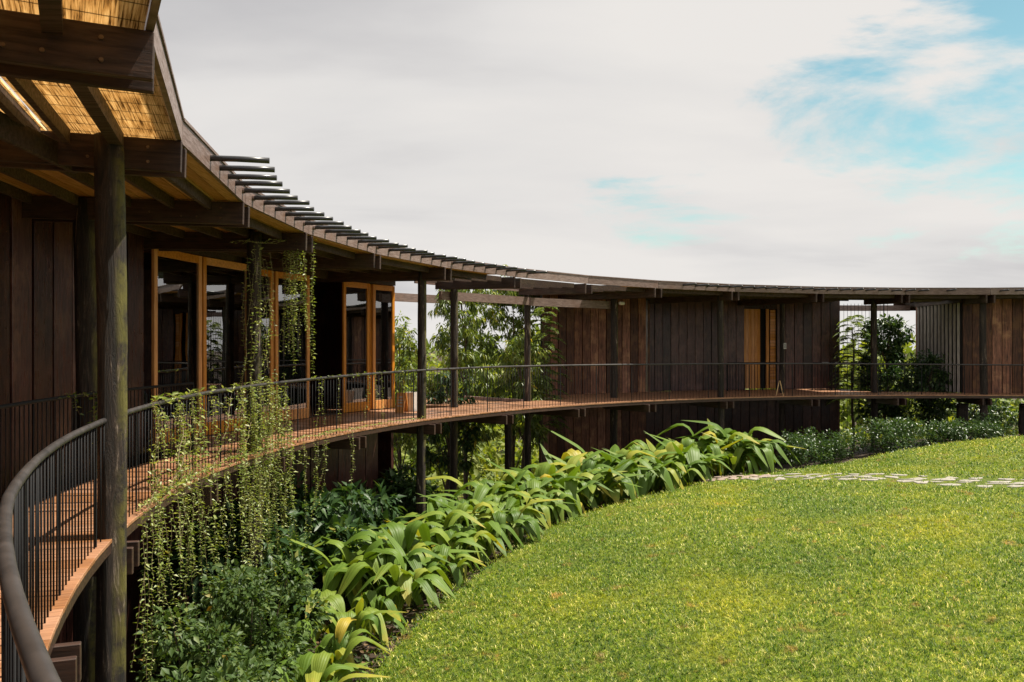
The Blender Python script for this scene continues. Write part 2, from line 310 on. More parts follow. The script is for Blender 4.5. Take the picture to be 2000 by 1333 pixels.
def box_mesh(dx, dy, dz, mat, bev=0.0):
    key = (round(dx, 3), round(dy, 3), round(dz, 3), mat.name, bev)
    if key in _boxes: return _boxes[key]
    x, y, z = dx / 2, dy / 2, dz / 2
    if bev <= 0:
        V = [(sx_ * x, sy * y, sz * z) for sz in (-1, 1) for sy in (-1, 1) for sx_ in (-1, 1)]
        F = [(0, 2, 3, 1), (4, 5, 7, 6), (0, 1, 5, 4), (2, 6, 7, 3), (0, 4, 6, 2), (1, 3, 7, 5)]
    else:
        b = min(bev, x * .9, y * .9, z * .9); V = []; F = []
        for sz in (-1, 1):
            for sy in (-1, 1):
                for s1 in (-1, 1):
                    V += [(s1 * x, sy * (y - b), sz * (z - b)), (s1 * (x - b), sy * y, sz * (z - b)), (s1 * (x - b), sy * (y - b), sz * z)]
        def c(s1, sy, sz, k): return (((sz > 0) * 2 + (sy > 0)) * 2 + (s1 > 0)) * 3 + k
        for s in (-1, 1):
            q = lambda l: l if s > 0 else l[::-1]
            F.append(tuple(q([c(s, -1, -1, 0), c(s, 1, -1, 0), c(s, 1, 1, 0), c(s, -1, 1, 0)])))
            F.append(tuple(q([c(-1, s, -1, 1), c(-1, s, 1, 1), c(1, s, 1, 1), c(1, s, -1, 1)])))
            F.append(tuple(q([c(-1, -1, s, 2), c(1, -1, s, 2), c(1, 1, s, 2), c(-1, 1, s, 2)])))
        for a in (-1, 1):
            for bb in (-1, 1):
                F.append((c(-1, a, bb, 1), c(1, a, bb, 1), c(1, a, bb, 2), c(-1, a, bb, 2)))
                F.append((c(a, -1, bb, 0), c(a, 1, bb, 0), c(a, 1, bb, 2), c(a, -1, bb, 2)))
                F.append((c(a, bb, -1, 0), c(a, bb, 1, 0), c(a, bb, 1, 1), c(a, bb, -1, 1)))
                for d in (-1, 1): F.append((c(a, bb, d, 0), c(a, bb, d, 1), c(a, bb, d, 2)))
    me = mesh('box', V, F, mat); _boxes[key] = me
    return me
def box(name, parent, dims, loc, rotz, mat, bev=0.0, tilt=0.0):
    return obj(name, box_mesh(*dims, mat, bev), parent, loc, (0, -tilt, rad(rotz)))
def arc_box(phi0, phi1, R0, R1, z0, z1, n=6, slope=0.0):
    V, F = [], []
    if phi0 > phi1: phi0, phi1 = phi1, phi0
    for i in range(n + 1):
        p = phi0 + (phi1 - phi0) * i / n
        r0 = R0(p) if callable(R0) else R0; r1 = R1(p) if callable(R1) else R1
        s0 = slope * (r0 - 17.26); s1 = slope * (r1 - 17.26)
        V += [pol(p, r0, z0 + s0), pol(p, r1, z0 + s1), pol(p, r1, z1 + s1), pol(p, r0, z1 + s0)]
    for i in range(n):
        a, b = 4 * i, 4 * i + 4
        for k in range(4): F.append((a + k, a + (k + 1) % 4, b + (k + 1) % 4, b + k))
    F += [(3, 2, 1, 0), (4 * n, 4 * n + 1, 4 * n + 2, 4 * n + 3)]
    return V, F
def arc(name, parent, mat, *a, **k):
    V, F = arc_box(*a, **k); V = np.array(V); c = V.mean(0)
    return obj(name, mesh(name, V - c, F, mat), parent, c)
def tube(pts, radii, sides=8, cap=True):
    pts = np.asarray(pts, float); n = len(pts)
    if np.isscalar(radii): radii = [radii] * n
    V, F = [], []
    T = np.gradient(pts, axis=0); T /= np.linalg.norm(T, axis=1)[:, None] + 1e-9
    up = np.array([0, 0, 1.0]) if abs(T[0][2]) < 0.9 else np.array([1.0, 0, 0])
    for i in range(n):
        u = np.cross(T[i], up); u /= np.linalg.norm(u) + 1e-9; v = np.cross(u, T[i])
        if i == 0: v = np.cross(u, T[i])
        up = v
        for k in range(sides):
            a = 2 * pi * k / sides; V.append(pts[i] + radii[i] * (cos(a) * u + sin(a) * v))
    for i in range(n - 1):
        for k in range(sides):
            a = i * sides; b = a + sides
            F.append((a + k, a + (k + 1) % sides, b + (k + 1) % sides, b + k))
    if cap:
        F.append(tuple(range(sides))[::-1]); F.append(tuple((n - 1) * sides + k for k in range(sides)))
    return V, F
class MB:
    def __init__(s): s.V, s.F = [], []
    def add(s, VF):
        o = len(s.V); s.V += [tuple(v) for v in VF[0]]; s.F += [tuple(i + o for i in f) for f in VF[1]]; return s
    def box(s, c, d, rotz=0.0):
        a = rad(rotz); o = len(s.V)
        for sz in (-1, 1):
            for sy in (-1, 1):
                for s1 in (-1, 1):
                    x, y = s1 * d[0] / 2, sy * d[1] / 2
                    s.V.append((c[0] + x * cos(a) - y * sin(a), c[1] + x * sin(a) + y * cos(a), c[2] + sz * d[2] / 2))
        s.F += [tuple(i + o for i in f) for f in [(0, 2, 3, 1), (4, 5, 7, 6), (0, 1, 5, 4), (2, 6, 7, 3), (0, 4, 6, 2), (1, 3, 7, 5)]]
        return s
    def build(s, name, mat, parent=None, smooth=False):
        V = np.array(s.V); c = V.mean(0)
        return obj(name, mesh(name, V - c, s.F, mat, smooth=smooth), parent, c)
def norm(v): return v / (np.linalg.norm(v, axis=-1, keepdims=True) + 1e-9)
LT_V = np.array([(0, 0, 0), (.38, -.5, .10), (.38, .5, .10), (.5, 0, 0), (1, 0, -.12)])
LT_F = np.array([(0, 3, 1), (1, 3, 4), (0, 2, 3), (2, 4, 3)])
def leaves(pos, d, L, W, tint, up=None, T=(LT_V, LT_F)):
    """pos, d (n,3); L, W, tint (n,) -> arrays of leaf blades"""
    n = len(pos); d = norm(np.asarray(d, float))
    if up is None: up = np.tile([0, 0, 1.0], (n, 1)) + rng.normal(0, .45, (n, 3))
    s = norm(np.cross(d, up)); u = np.cross(s, d)
    tv, tf = T; k = len(tv)
    V = pos[:, None, :] + tv[None, :, 0, None] * (L[:, None, None] * d[:, None, :]) \
        + tv[None, :, 1, None] * (W[:, None, None] * s[:, None, :]) + tv[None, :, 2, None] * (L[:, None, None] * u[:, None, :])
    F = (np.arange(n) * k)[:, None, None] + tf[None]
    return V.reshape(-1, 3), F.reshape(-1, 3), np.repeat(tint, k)
def leaf_obj(name, parts, mat, parent):
    V = np.concatenate([p[0] for p in parts]); off = 0; Fs = []
    for p in parts:
        Fs.append(p[1] + off); off += len(p[0])
    t = np.concatenate([p[2] for p in parts])
    w = wl(parent)
    o = obj(name, mesh(name, V - w, np.concatenate(Fs), mat, {'tint': t}), parent, w)
    return o

# ------------------------------------------------------------------ ground, lawn, path
def z_edge(phi):
    return np.interp(phi, [40, 60, 80, 88, 93, 98, 104, 109, 115, 125, 135, 150, 190, 205, 225, 300, 400], [-.75, -.8, -.9, -1.05, -1.22, -1.38, -1.55, -1.77, -1.85, -1.88, -2.0, -2.05, -2.05, -1.95, -1.8, -1.4, -.75])
RL = 14.65
def r_lawn(phi): return np.interp(phi, [0, 160, 172, 186, 200, 360], [14.65, 14.65, 14.95, 15.8, 16.0, 15.5])
def lawn_z(x, y):
    r = np.hypot(x - CX, y - CY); phi = np.degrees(np.arctan2(y - CY, x - CX)) % 360
    b = 0.03 * np.sin(x * 1.3 + 1) * np.cos(y * 1.1) + 0.012 * np.sin(x * 4.1) * np.sin(y * 3.7 + 2)
    return -1.1 + (z_edge(phi) + 1.1) * (r / RL) ** 2.2 + b
def ground_z(x, y):
    r = np.hypot(x - CX, y - CY); phi = np.degrees(np.arctan2(y - CY, x - CX)) % 360
    ze = z_edge(phi)
    left = np.interp(phi, [60, 120, 165, 190, 230, 300], [0.3, 0.75, 1.0, 1.25, 1.25, 0.8])
    drop = np.interp(r, [0, 14.5, 16, 18, 21, 25, 40, 60, 90, 200, 400, 900], [0, 0, .2, .85, 1.7, 2.4, 5.5, 8.5, 9.5, 9, 4, 0])
    return np.where(r < 14.5, lawn_z(x, y) - 0.12, ze - 0.10 - drop * np.where(r < 26, left, np.maximum(left, 0.8)))
def polar_sheet(name, rs, n, zf, mat, p0=0, p1=360):
    ph = np.radians(np.linspace(p0, p1, n + 1)); V = []
    for r in rs:
        rr = r(np.degrees(ph) % 360) if callable(r) else r
        x = CX + rr * np.cos(ph); y = CY + rr * np.sin(ph); V.append(np.stack([x, y, zf(x, y)], 1))
    V = np.concatenate(V); m = n + 1; F = []
    for i in range(len(rs) - 1):
        a = i * m + np.arange(n); F.append(np.stack([a, a + m, a + m + 1, a + 1], 1))
    return obj(name, mesh(name, V, np.concatenate(F), mat, smooth=True))
tag(polar_sheet('ground', list(np.concatenate([np.linspace(0.1, 14, 8), np.linspace(14.4, 26, 30), np.geomspace(28, 900, 24)])), 180, ground_z, M_SOIL), 'dark planted soil bank around and under the ring walkway', kind='structure')
lawn = tag(polar_sheet('lawn', [0.05] + [(lambda k: (lambda p: r_lawn(p) * k))(k) for k in np.linspace(0.05, 1, 50)], 240, lawn_z, M_TURF), 'sunlit domed green lawn inside the ring walkway', kind='structure')

# stone path: flat stones lying in the turf, with a tight pink patch where it meets the planting
path = thing('stone_path', 'path of flat pale stones set in the lawn', None, (6.5, 22.4, float(lawn_z(6.5, 22.4))), kind='structure')
def stone(parent, x, y, sx_, sy, rot, mat, h=0.020, name='paving_stone'):
    n = random.randint(5, 7); th = sorted(random.uniform(0, 2 * pi) * .25 + 2 * pi * i / n for i in range(n))
    V = []; F = []
    for zz, k in ((-0.06, 1.0), (h - .008, 1.0), (h, .93)):
        for t in th:
            rr = 1 + .18 * sin(3 * t + x * 7)
            px, py = sx_ * cos(t) * rr * k, sy * sin(t) * rr * k
            gx, gy = x + px * cos(rot) - py * sin(rot), y + px * sin(rot) + py * cos(rot)
            V.append((gx, gy, float(lawn_z(gx, gy)) + zz))
    for j in range(2):
        for i in range(n): F.append((j * n + i, j * n + (i + 1) % n, (j + 1) * n + (i + 1) % n, (j + 1) * n + i))
    F.append(tuple(2 * n + i for i in range(n)))
    V = np.array(V); c = V.mean(0)
    return obj(name, mesh(name, V - c, F, mat), parent, c)
A, B = np.array([6.7, 22.5]), np.array([11.6, 17.0]); dA = (B - A) / np.linalg.norm(B - A); nA = np.array([-dA[1], dA[0]])
t_ = 0.0
while t_ < np.linalg.norm(B - A):
    for k in range(4):
        off = (k - 1.5) * 0.50 + random.uniform(-.12, .12)
        p = A + dA * (t_ + random.uniform(-.12, .12)) + nA * off
        stone(path, p[0], p[1], random.uniform(.17, .30), random.uniform(.12, .21), random.uniform(0, pi), M_STONE)
    t_ += random.uniform(.5, .66)
A2 = np.array([5.0, 22.55])
for i in range(6):
    for k in range(4):
        p = A2 + np.array([i * .30 + (k % 2) * .13, k * .27 - i * .06]) + np.array([random.uniform(-.03, .03), random.uniform(-.03, .03)])
        stone(path, p[0], p[1], .165, .145, random.uniform(0, pi), M_STONE2, 0.02)

# ------------------------------------------------------------------ the ring structure
FR = {-2: 220.8, -1: 211.0, 0: 201.4, 1: 192.6, 2: 182.2, 3: 172.95, 4: 163.3, 5: 153.4, 6: 143.75, 7: 134.05, 8: 124.75, 9: 114.8, 10: 104.4, 11: 94.5, 12: 85.4, 13: 76.0, 14: 66.5}
SL = 0.025                                       # the roof falls towards the courtyard
ZB0, ZB1 = 2.985, 3.25
def zr(R): return SL * (R - 17.26)
roof = thing('walkway_roof', 'long curved dark timber roof sheltering the ring walkway', 'roof', pol(172, 18.5, 3.0))
R_IN = 17.26
def r_out(i): return 19.78 if i in (6, 7, 11) else 24.3
for i, ph in FR.items():
    for s in (-1, 1):
        p = ph + s * 0.415
        Lb = r_out(i) - R_IN; Rm = (R_IN + r_out(i)) / 2
        h = ZB1 - ZB0 - (0.0 if s > 0 else 0.012)
        b = box('roof_beam', roof, (Lb, 0.055, h), pol(p, Rm, (ZB0 + ZB1) / 2 + zr(Rm) - (0.006 if s < 0 else 0)), p, W_BEAM, 0.006, math.atan(SL))
        if i in (0, 1, 2) and s > 0:             # bolt heads on the faces towards the camera
            for Rb, zb in ((17.52, .07), (17.52, .19), (17.80, .08), (17.98, .08), (18.35, .12)):
                q = np.array(pol(p, Rb, ZB0 + zb + zr(Rb))); tdir = np.array([-sin(rad(p)), cos(rad(p)), 0])
                V, F = tube([q + tdir * .026, q + tdir * .042], .013, 8)
                V = np.array(V); c = V.mean(0)
                obj('bolt', mesh('bolt', V - c, F, M_BOLT), roof, c)
ids = sorted(FR)
FZ0, FZ1 = 3.254, 3.45
for a, b_ in zip(ids[:-1], ids[1:]):
    p0, p1 = FR[a], FR[b_]
    arc('fascia_board', roof, W_FASC, p0 - .02, p1 + .02, 17.27, 17.31, FZ0, FZ1, n=1)
    arc('fascia_cap', roof, W_FASC, p0 - .05, p1 + .05, 17.255, 17.36, FZ1 + .003, FZ1 + .03, n=1)
    # bays in the openings between the pavilions carry only a narrow roof
    spans = {5: [(p0, 146.3, 24.3), (146.3, p1, 19.8)], 6: [(p0, p1, 19.8)], 7: [(p0, 127.6, 19.8), (127.6, p1, 24.3)], 11: [(p0, 86.9, 19.8), (86.9, p1, 24.3)]}.get(a, [(p0, p1, 24.3)])
    for q0, q1, Ro in spans:
        e0, e1 = (.62 if q0 == p0 else 0), (.62 if q1 == p1 else 0)
        # purlins lie along the bay between the frames, in the top of the beams
        prow = [17.62, 18.05, 18.55, 19.15, 19.68, 20.8, 22.0, 23.2] if a >= 1 else [17.70, 18.10, 18.32, 18.85, 19.5, 20.4]
        for k, Rp in enumerate(prow):
            if Rp > Ro: continue
            wd = .10 if (a < 1 and k == 0) else .05
            arc('purlin', roof, W_BEAM, q0 - e0, q1 + e1, Rp, Rp + wd, ZB1 - .105, ZB1 + .012, n=1, slope=SL)
        arc('rear_fascia_board', roof, W_FASC if Ro < 20 else W_BEAM, q0 - .02, q1 + .02, Ro + .04, Ro + .08, 3.10 if Ro < 20 else 2.86, 3.30 if Ro < 20 else 3.16, n=1, slope=SL)
        if a < 1:
            # woven reed mats instead of boards over the nearest bays
            for Ra, Rb in ((17.318, 18.3), (18.32, 19.5), (19.52, 21.2)):
                Vr = [pol(p, R_, ZB1 + .022 + zr(R_)) for p in (q1, q0) for R_ in (Ra, Rb)]
                pm = (q0 + q1) / 2; c = np.array(pol(pm, (Ra + Rb) / 2, ZB1 + .022)); ca, sa = cos(rad(-pm)), sin(rad(-pm))
                Vl = np.array([((v[0] - c[0]) * ca - (v[1] - c[1]) * sa, (v[0] - c[0]) * sa + (v[1] - c[1]) * ca, v[2] - c[2]) for v in Vr])
                Fr = [(0, 2, 3, 1)]
                Fa = Fr + [(5, 7, 6, 4)]
                obj('reed_mat', mesh('reed_mat', np.concatenate([Vl, Vl + np.array([0, 0, .012])]), Fa, M_REED), roof, c, (0, 0, rad(pm)))
        elif not (Ro < 20 and a in (5, 6, 7)):
            arc('roof_sheet', roof, M_SHEET, q0, q1, 17.318, Ro + .2, ZB1 + .045, ZB1 + .10, n=1, slope=SL)
            R_ = 17.318; k = 0
            if a <= 5:
                while R_ < 19.6:
                    arc('soffit_board', roof, W_SOFF, q0, q1, R_, R_ + .136, ZB1 + .014 + .002 * (k % 2), ZB1 + .038, n=1, slope=SL); R_ += .145; k += 1
            arc('soffit_panel', roof, W_SOFF, q0, q1, R_, Ro, ZB1 + .016, ZB1 + .038, n=1, slope=SL)
# pale beams that bridge the openings behind the narrow roof
for q0, q1, R_, z0, z1, n_ in ((148.0, 125.0, 23.9, 2.98, 3.24, 3), (95.0, 86.0, 23.6, 3.0, 3.22, 2), (FR[6] + 1, FR[7] + .3, 19.42, 2.76, 2.98, 1), (FR[7] + .1, FR[8] - 1.0, 19.42, 2.74, 2.97, 1)):
    arc('bridging_beam', roof, W_FASC, q0, q1, R_, R_ + .09, z0, z1, n=n_)
# black tubes that jut over the eave
tl_ = [(17.28, 0), (16.66, 0.0)]
Vt, Ft = tube([(0.02, 0, 0), (-0.30, 0, .002), (-0.60, 0, -.004)], .029, 10)
TUBE = mesh('roof_tube', Vt, Ft, M_TUBE, smooth=True)
Vt, Ft = tube([(-.005, 0, 0), (-0.045, 0, 0)], .037, 10)
COLLAR = mesh('collar', Vt, Ft, W_FASC)
def tubes(pa, pb, step=1.50):
    p = pa
    while p > pb:
        q = p + random.uniform(-.06, .06)
        t = obj('roof_tube', TUBE, roof, pol(q, 17.27, 3.375 + random.uniform(-.006, .006)), (0, random.uniform(-.012, .012), rad(q)), (1 + random.uniform(-.06, .05), 1, 1))
        c = bpy.data.objects.new('collar', COLLAR); col.objects.link(c); c.parent = t
        p -= step
tubes(188.9, 141.6); tubes(121.6, 92.6); tubes(90.0, 89.0); tubes(84.4, 66)
# tie board running out from the first post
box('tie_board', roof, (0.045, 2.7, 0.19), (-3.62, 6.15, 3.10), 4, W_BEAM, 0.006)

# ---- deck
def r_edge(phi): return float(np.interp(phi, [60, 150, 182, 230], [17.62, 17.62, 17.76, 17.76]))
def r_deck_out(phi):
    return float(np.interp(phi, [60, 87, 88.5, 94, 95, 127.5, 129, 146.5, 147.5, 173.2, 173.4, 230], [18.95, 18.95, 19.6, 19.6, 22.2, 21.6, 19.65, 19.65, 20.45, 19.7, 18.98, 18.98]))
deck = thing('walkway_deck', 'curved orange brown board deck of the ring walkway', 'walkway', pol(172, 18.3, -.1))
p = 226.0; nb = 0; far = MB()
while p > 62:
    R0, R1 = r_edge(p), r_deck_out(p); Lb = R1 - R0; Rm = (R0 + R1) / 2
    w = .138
    if p > 138:
        Lq = round(Lb, 1)
        o = box('deck_board', deck, (Lq, w, .032), pol(p, R0 + Lq / 2 + random.uniform(-.0012, .0012), -.016 + random.uniform(-.0015, .0015)), p, W_DECK, .004)
    else:
        far.box(pol(p, Rm, -.016 + random.uniform(-.002, .002)), (Lb, w * R1 / 17.62 * .97, .032), p)
    p -= math.degrees(.1445 / 17.7)
tag(far.build('far_deck_boards', W_DECK, deck), kind='stuff')
for a, b_ in zip(ids[:-1], ids[1:]):
    arc('rim_board', deck, W_JOIST, FR[a], FR[b_], (lambda q: r_edge(q) + .012), (lambda q: r_edge(q) + .06), -.115, -.036, n=5)
for i, ph in FR.items():
    for s in (-1, 1):
        q = ph + s * .415; R0 = r_edge(q) - .12; R1 = 19.5
        box('joist', deck, (R1 - R0, .055, .22 if s > 0 else .215), pol(q, (R0 + R1) / 2, -.228), q, W_JOIST, .005)
# side deck that leaves the ring between the two pavilions
V = [(-3.2, 24.2), (-3.4, 29.2), (0.2, 25.2), (-.9, 23.9)]
br = MB()
br.add(([(x, y, -.036) for x, y in V] + [(x, y, -.20) for x, y in V], [(0, 1, 2, 3)[::-1], (4, 5, 6, 7), (0, 4, 5, 1)[::-1], (1, 5, 6, 2)[::-1], (2, 6, 7, 3)[::-1], (3, 7, 4, 0)[::-1]])).build('side_platform', W_DECK, deck)
def lowbeam(x0, y0, x1, y1, z0, z1, w, mat, name, parent):
    d = math.hypot(x1 - x0, y1 - y0); a = math.degrees(math.atan2(y1 - y0, x1 - x0))
    return box(name, parent, (d, w, z1 - z0), ((x0 + x1) / 2, (y0 + y1) / 2, (z0 + z1) / 2), a, mat, .006)
lowbeam(-3.45, 29.3, 0.3, 25.25, -.25, .06, .08, W_FASC, 'kerb_beam', deck)

# ---- railings
def z_rail(phi): return float(np.interp(phi, [60, 85, 105, 120, 145, 155, 169, 195, 230], [.96, .98, 1.03, 1.05, 1.07, 1.05, 1.005, .94, .94]))
rail = thing('walkway_railing', 'curved railing with worn grey pipe handrail and thin dark bars along the lawn side', 'railing', pol(172, 17.8, 0))
rr = lambda q: r_edge(q) + float(np.interp(q, [180, 206, 213, 222, 236], [.06, .065, .005, -.05, -.12]))
ph = np.arange(236, 62, -1.0)
V, F = tube([pol(q, rr(q), z_rail(q)) for q in ph], .0235, 12); V = np.array(V); c = V.mean(0)
obj('handrail', mesh('handrail', V - c, F, M_RAIL, smooth=True), rail, c)
Vb, Fb = tube([(0, 0, -.03), (0, 0, 1.0)], .0058, 6); BAL = mesh('baluster', Vb, Fb, M_IRON, smooth=True)
nbal = 0; farb = MB(); q = 231.0; step = math.degrees(.118 / 17.75); k = 0
posts_at = []
for a, b_ in zip(ids[:-1], ids[1:]):
    posts_at += [(FR[a] * .73 + FR[b_] * .27), (FR[a] * .23 + FR[b_] * .77)]
while q > 63:
    if min(abs(q - x) for x in posts_at) > step * .5:
        h = z_rail(q) - .01
        if q > 138 and nbal < 300:
            obj('baluster', BAL, rail, pol(q, rr(q), 0), (random.uniform(-.004, .004), random.uniform(-.004, .004), 0), (1, 1, h)); nbal += 1
        else:
            farb.add(tube([pol(q, rr(q), -.03), pol(q, rr(q), h)], .0058, 4, False))
    q -= step
tag(farb.build('far_balusters', M_IRON, rail), kind='stuff')
PB = box_mesh(.012, .026, 1.06, M_IRON)
for x in posts_at:
    obj('rail_post', PB, rail, pol(x, rr(x), (z_rail(x) - .03) / 2 - .03), (0, 0, rad(x)), (1, 1, (z_rail(x) + .03) / 1.06))
def small_rail(name, label, Rf, p0, p1, step=.11, ends=True, thick=.02):
    t = thing(name, label, 'railing', pol((p0 + p1) / 2, Rf, 0))
    ph = np.linspace(p0, p1, 24); V, F = tube([pol(q, Rf, 1.0) for q in ph], thick, 10); V = np.array(V); c = V.mean(0)
    obj('handrail', mesh('handrail', V - c, F, M_IRON, smooth=True), t, c)
    q = p0
    while q > p1:
        obj('baluster', BAL, t, pol(q, Rf, 0), (0, 0, 0), (1, 1, .99)); q -= math.degrees(step / Rf)
    for q in np.linspace(p0, p1, 4 if ends else 2):
        obj('rail_post', PB, t, pol(q, Rf, .47), (0, 0, rad(q)), (2.0, 1.3, 1.0))
    return t
small_rail('gap_railing', 'dark railing in front of the near dark board wall, with a vine on it', 18.92, 206, 174.2)
small_rail('entrance_railing', 'dark railing in front of the far yellow timber door', 21.2, 107.5, 101.8)
small_rail('side_railing', 'dark railing beside the vertical cables of the far opening', 20.9, 98.8, 92.6)

# ---- log posts
def log_post(label, phi, R, rad_, z0, z1, lean=(0, 0), group='log posts carrying the walkway and its roof'):
    n = 34; m = 20; V = []; F = []
    ph0 = random.uniform(0, 6)
    for i in range(n):
        t = i / (n - 1); z = z0 + (z1 - z0) * t
        ox = .012 * sin(t * 5 + ph0) + lean[0] * (t - .5); oy = .012 * cos(t * 4 + ph0 * 2) + lean[1] * (t - .5)
        for k in range(m):
            a = 2 * pi * k / m
            r = rad_ * (1.06 - .12 * t) * (1 + .06 * sin(3 * a + ph0 + t * 3) + .045 * sin(5 * a + t * 9 + ph0) + .035 * sin(9 * a + ph0 * 3 + t * 4) + .02 * random.uniform(-1, 1))
            V.append((ox + r * cos(a), oy + r * sin(a), z - z0))
    for i in range(n - 1):
        for k in range(m): F.append((i * m + k, i * m + (k + 1) % m, (i + 1) * m + (k + 1) % m, (i + 1) * m + k))
    F.append(tuple((n - 1) * m + k for k in range(m)))
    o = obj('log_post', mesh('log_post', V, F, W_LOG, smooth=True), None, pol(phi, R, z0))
    return tag(o, label, 'post', group)
def gz(phi, R): 
    x, y, _ = pol(phi, R); return float(ground_z(np.array(x), np.array(y)))
def post(label, phi, R, r, top=None, bottom=None):
    return log_post(label, phi, R, r, (gz(phi, R) - .3) if bottom is None else bottom, (ZB1 - .02 + zr(R)) if top is None else top)
post('thick mossy log post at the near rail, first of the walkway posts', 193.35, 17.80, .112)
post('dark log post just behind the mossy near post', FR[2] + .15, 19.12, .150)
post('log post wrapped in hanging vines beside the orange doors', FR[3] + 1.2, 17.97, .108)
post('slim log post at the rail to the right of the orange doors', FR[5] + .3, 17.88, .098)
post('dark log post behind the deck, right of the slim rail post', FR[6] - .1, 19.32, .100)
post('dark straight log post in front of the feathery tree', FR[7] - .1, 19.62, .092)
post('mossy log post with a floodlight against the brown board wall', FR[8] - .3, 19.30, .110)
post('pale streaked log post at the rail left of the yellow door', FR[9] + .25, 17.88, .092)
post('log post bearing the small white plate beside the yellow door', FR[10] + .05, 19.45, .085)
post('brown log post left of the dark leafy tree in the far opening', FR[11] + .45, 19.08, .105)
post('grey log post at the rail in front of the rightmost board wall', FR[12] - .1, 17.88, .110)
log_post('thick dark pillar standing under the deck near the rightmost wall', 86.4, 18.6, .19, gz(86.4, 18.6) - .3, -.34)
log_post('dark pillar under the deck at the right edge of the view', 80.4, 18.7, .11, gz(80.4, 18.7) - .3, -.34)
log_post('dark pillar under the deck left of the brown pavilion', 136.6, 19.5, .11, gz(136.6, 19.5) - .3, -.34)

# ------------------------------------------------------------------ pavilions
def board_wall(parent, R, p0, p1, z0, z1, pitch, mat, gap=.03, back=True, name='wall_board'):
    n = max(1, round(abs(p0 - p1) * rad(1) * (R if not callable(R) else R(p0)) / pitch)); dp = (p1 - p0) / n
    for i in range(n):
        q = p0 + dp * (i + .5); Rr = R(q) if callable(R) else R
        w = abs(dp) * rad(1) * Rr - gap
        h = z1 - z0
        box(name, parent, (.03, round(w, 2), h), pol(q, Rr + random.uniform(-.012, .012), (z0 + z1) / 2 + random.uniform(-.01, .01)), q + random.uniform(-.8, .8), mat, .004)
    if back:
        arc('backing', parent, M_DARK, p0, p1, (lambda q: (R(q) if callable(R) else R) + .035), (lambda q: (R(q) if callable(R) else R) + .09), z0, z1 - .02, n=max(4, n // 2))
# near glazed pavilion
gp = thing('glass_pavilion', 'near pavilion with dark board wall, orange framed glass doors and dark rooms', 'pavilion', pol(165, 21, 0))
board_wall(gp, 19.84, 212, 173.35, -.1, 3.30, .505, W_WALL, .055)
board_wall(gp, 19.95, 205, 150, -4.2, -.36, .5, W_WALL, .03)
# screw heads on the near boards
sm = MB()
n = round(abs(212 - 173.35) * rad(1) * 19.84 / .505); dp = (173.35 - 212) / n
for i in range(n):
    for z in (.25, 1.0, 1.75, 2.5, 2.85):
        for s in (-.28, .28):
            q = 212 + dp * (i + .5 + s)
            if q < 190: sm.add(tube([pol(q, 19.826, z), pol(q, 19.815, z)], .009, 6))
tag(sm.build('screw_heads', M_BOLT, gp), kind='stuff')
def Rw(q): return float(np.interp(q, [146, 156.2, 156.6, 163.7, 164.0, 173.1], [20.42, 20.38, 20.10, 20.10, 19.78, 19.78]))
arc('floor', gp, W_DECK, 146.5, 205, (lambda q: max(Rw(q), 19.95) + .02 if q > 173.2 else Rw(q) + .03), 24.0, -.10, -.02, n=24)
arc('rear_wall', gp, W_WALL, 146.4, 205, 24.0, 24.1, -4.0, 3.43, n=20)
e0, e1 = np.array(pol(146.45, 20.55)), np.array(pol(146.45, 24.0))
lowbeam(e0[0], e0[1], e1[0], e1[1], -4.0, 3.33, .10, W_WALL, 'end_wall', gp)
e0, e1 = np.array(pol(205.2, 19.9)), np.array(pol(205.2, 24.0))
lowbeam(e0[0], e0[1], e1[0], e1[1], -4.0, 3.33, .10, W_WALL, 'end_wall', gp)
arc('lintel', gp, W_BEAM, 146.6, 173.3, (lambda q: Rw(q) - .02), (lambda q: Rw(q) + .12), 3.115, 3.335, n=14)
DOOR_Z0, DOOR_Z1 = .015, 3.10
def door_leaf(label, p0, p1, off=0.0, R0=None, R1=None, sw=.095, swr=None):
    A = np.array(pol(p0, (R0 or Rw(p0)) + off)); B = np.array(pol(p1, (R1 or Rw(p1)) + off))
    d = B - A; w = np.linalg.norm(d); ang = math.degrees(math.atan2(d[1], d[0])); mid = (A + B) / 2
    h = DOOR_Z1 - DOOR_Z0; swr = swr or sw
    root = bpy.data.objects.new('door_leaf', None); link(root, gp); root.location = tuple(np.array((mid[0], mid[1], DOOR_Z0)) - wl(gp))
    if label: root['label'] = label
    u = d / w
    for s, ww in ((-1, sw), (1, swr)):
        c = mid + u * s * (w / 2 - ww / 2)
        box('stile', root, (ww, .055, h), (c[0], c[1], DOOR_Z0 + h / 2), ang, W_DOOR, .005)
    iw = w - sw - swr - .002; cm = mid + u * (sw - swr) / 2
    box('top_rail', root, (iw, .053, .13), (cm[0], cm[1], DOOR_Z1 - .066), ang, W_DOORX, .004)
    box('bottom_rail', root, (iw, .053, .22), (cm[0], cm[1], DOOR_Z0 + .111), ang, W_DOORX, .004)
    box('pane', root, (iw + .01, .008, h - .34), (cm[0], cm[1], DOOR_Z0 + .22 + (h - .35) / 2), ang, M_GLASS)
    return root
door_leaf(None, 172.95, 168.72); door_leaf(None, 168.58, 164.2)
door_leaf(None, 163.55, 160.45); door_leaf(None, 160.25, 156.8)
door_leaf('door leaf slid open over another', 152.5, 149.7, -.08); door_leaf(None, 151.5, 148.9, .06); door_leaf(None, 149.05, 146.7, .0)
door_leaf(None, 150.2, 147.7, .12)
# sill step
arc('sill', gp, W_JOIST, 146.6, 173.2, (lambda q: Rw(q) - .05), (lambda q: Rw(q) + .06), -.035, .012, n=14)

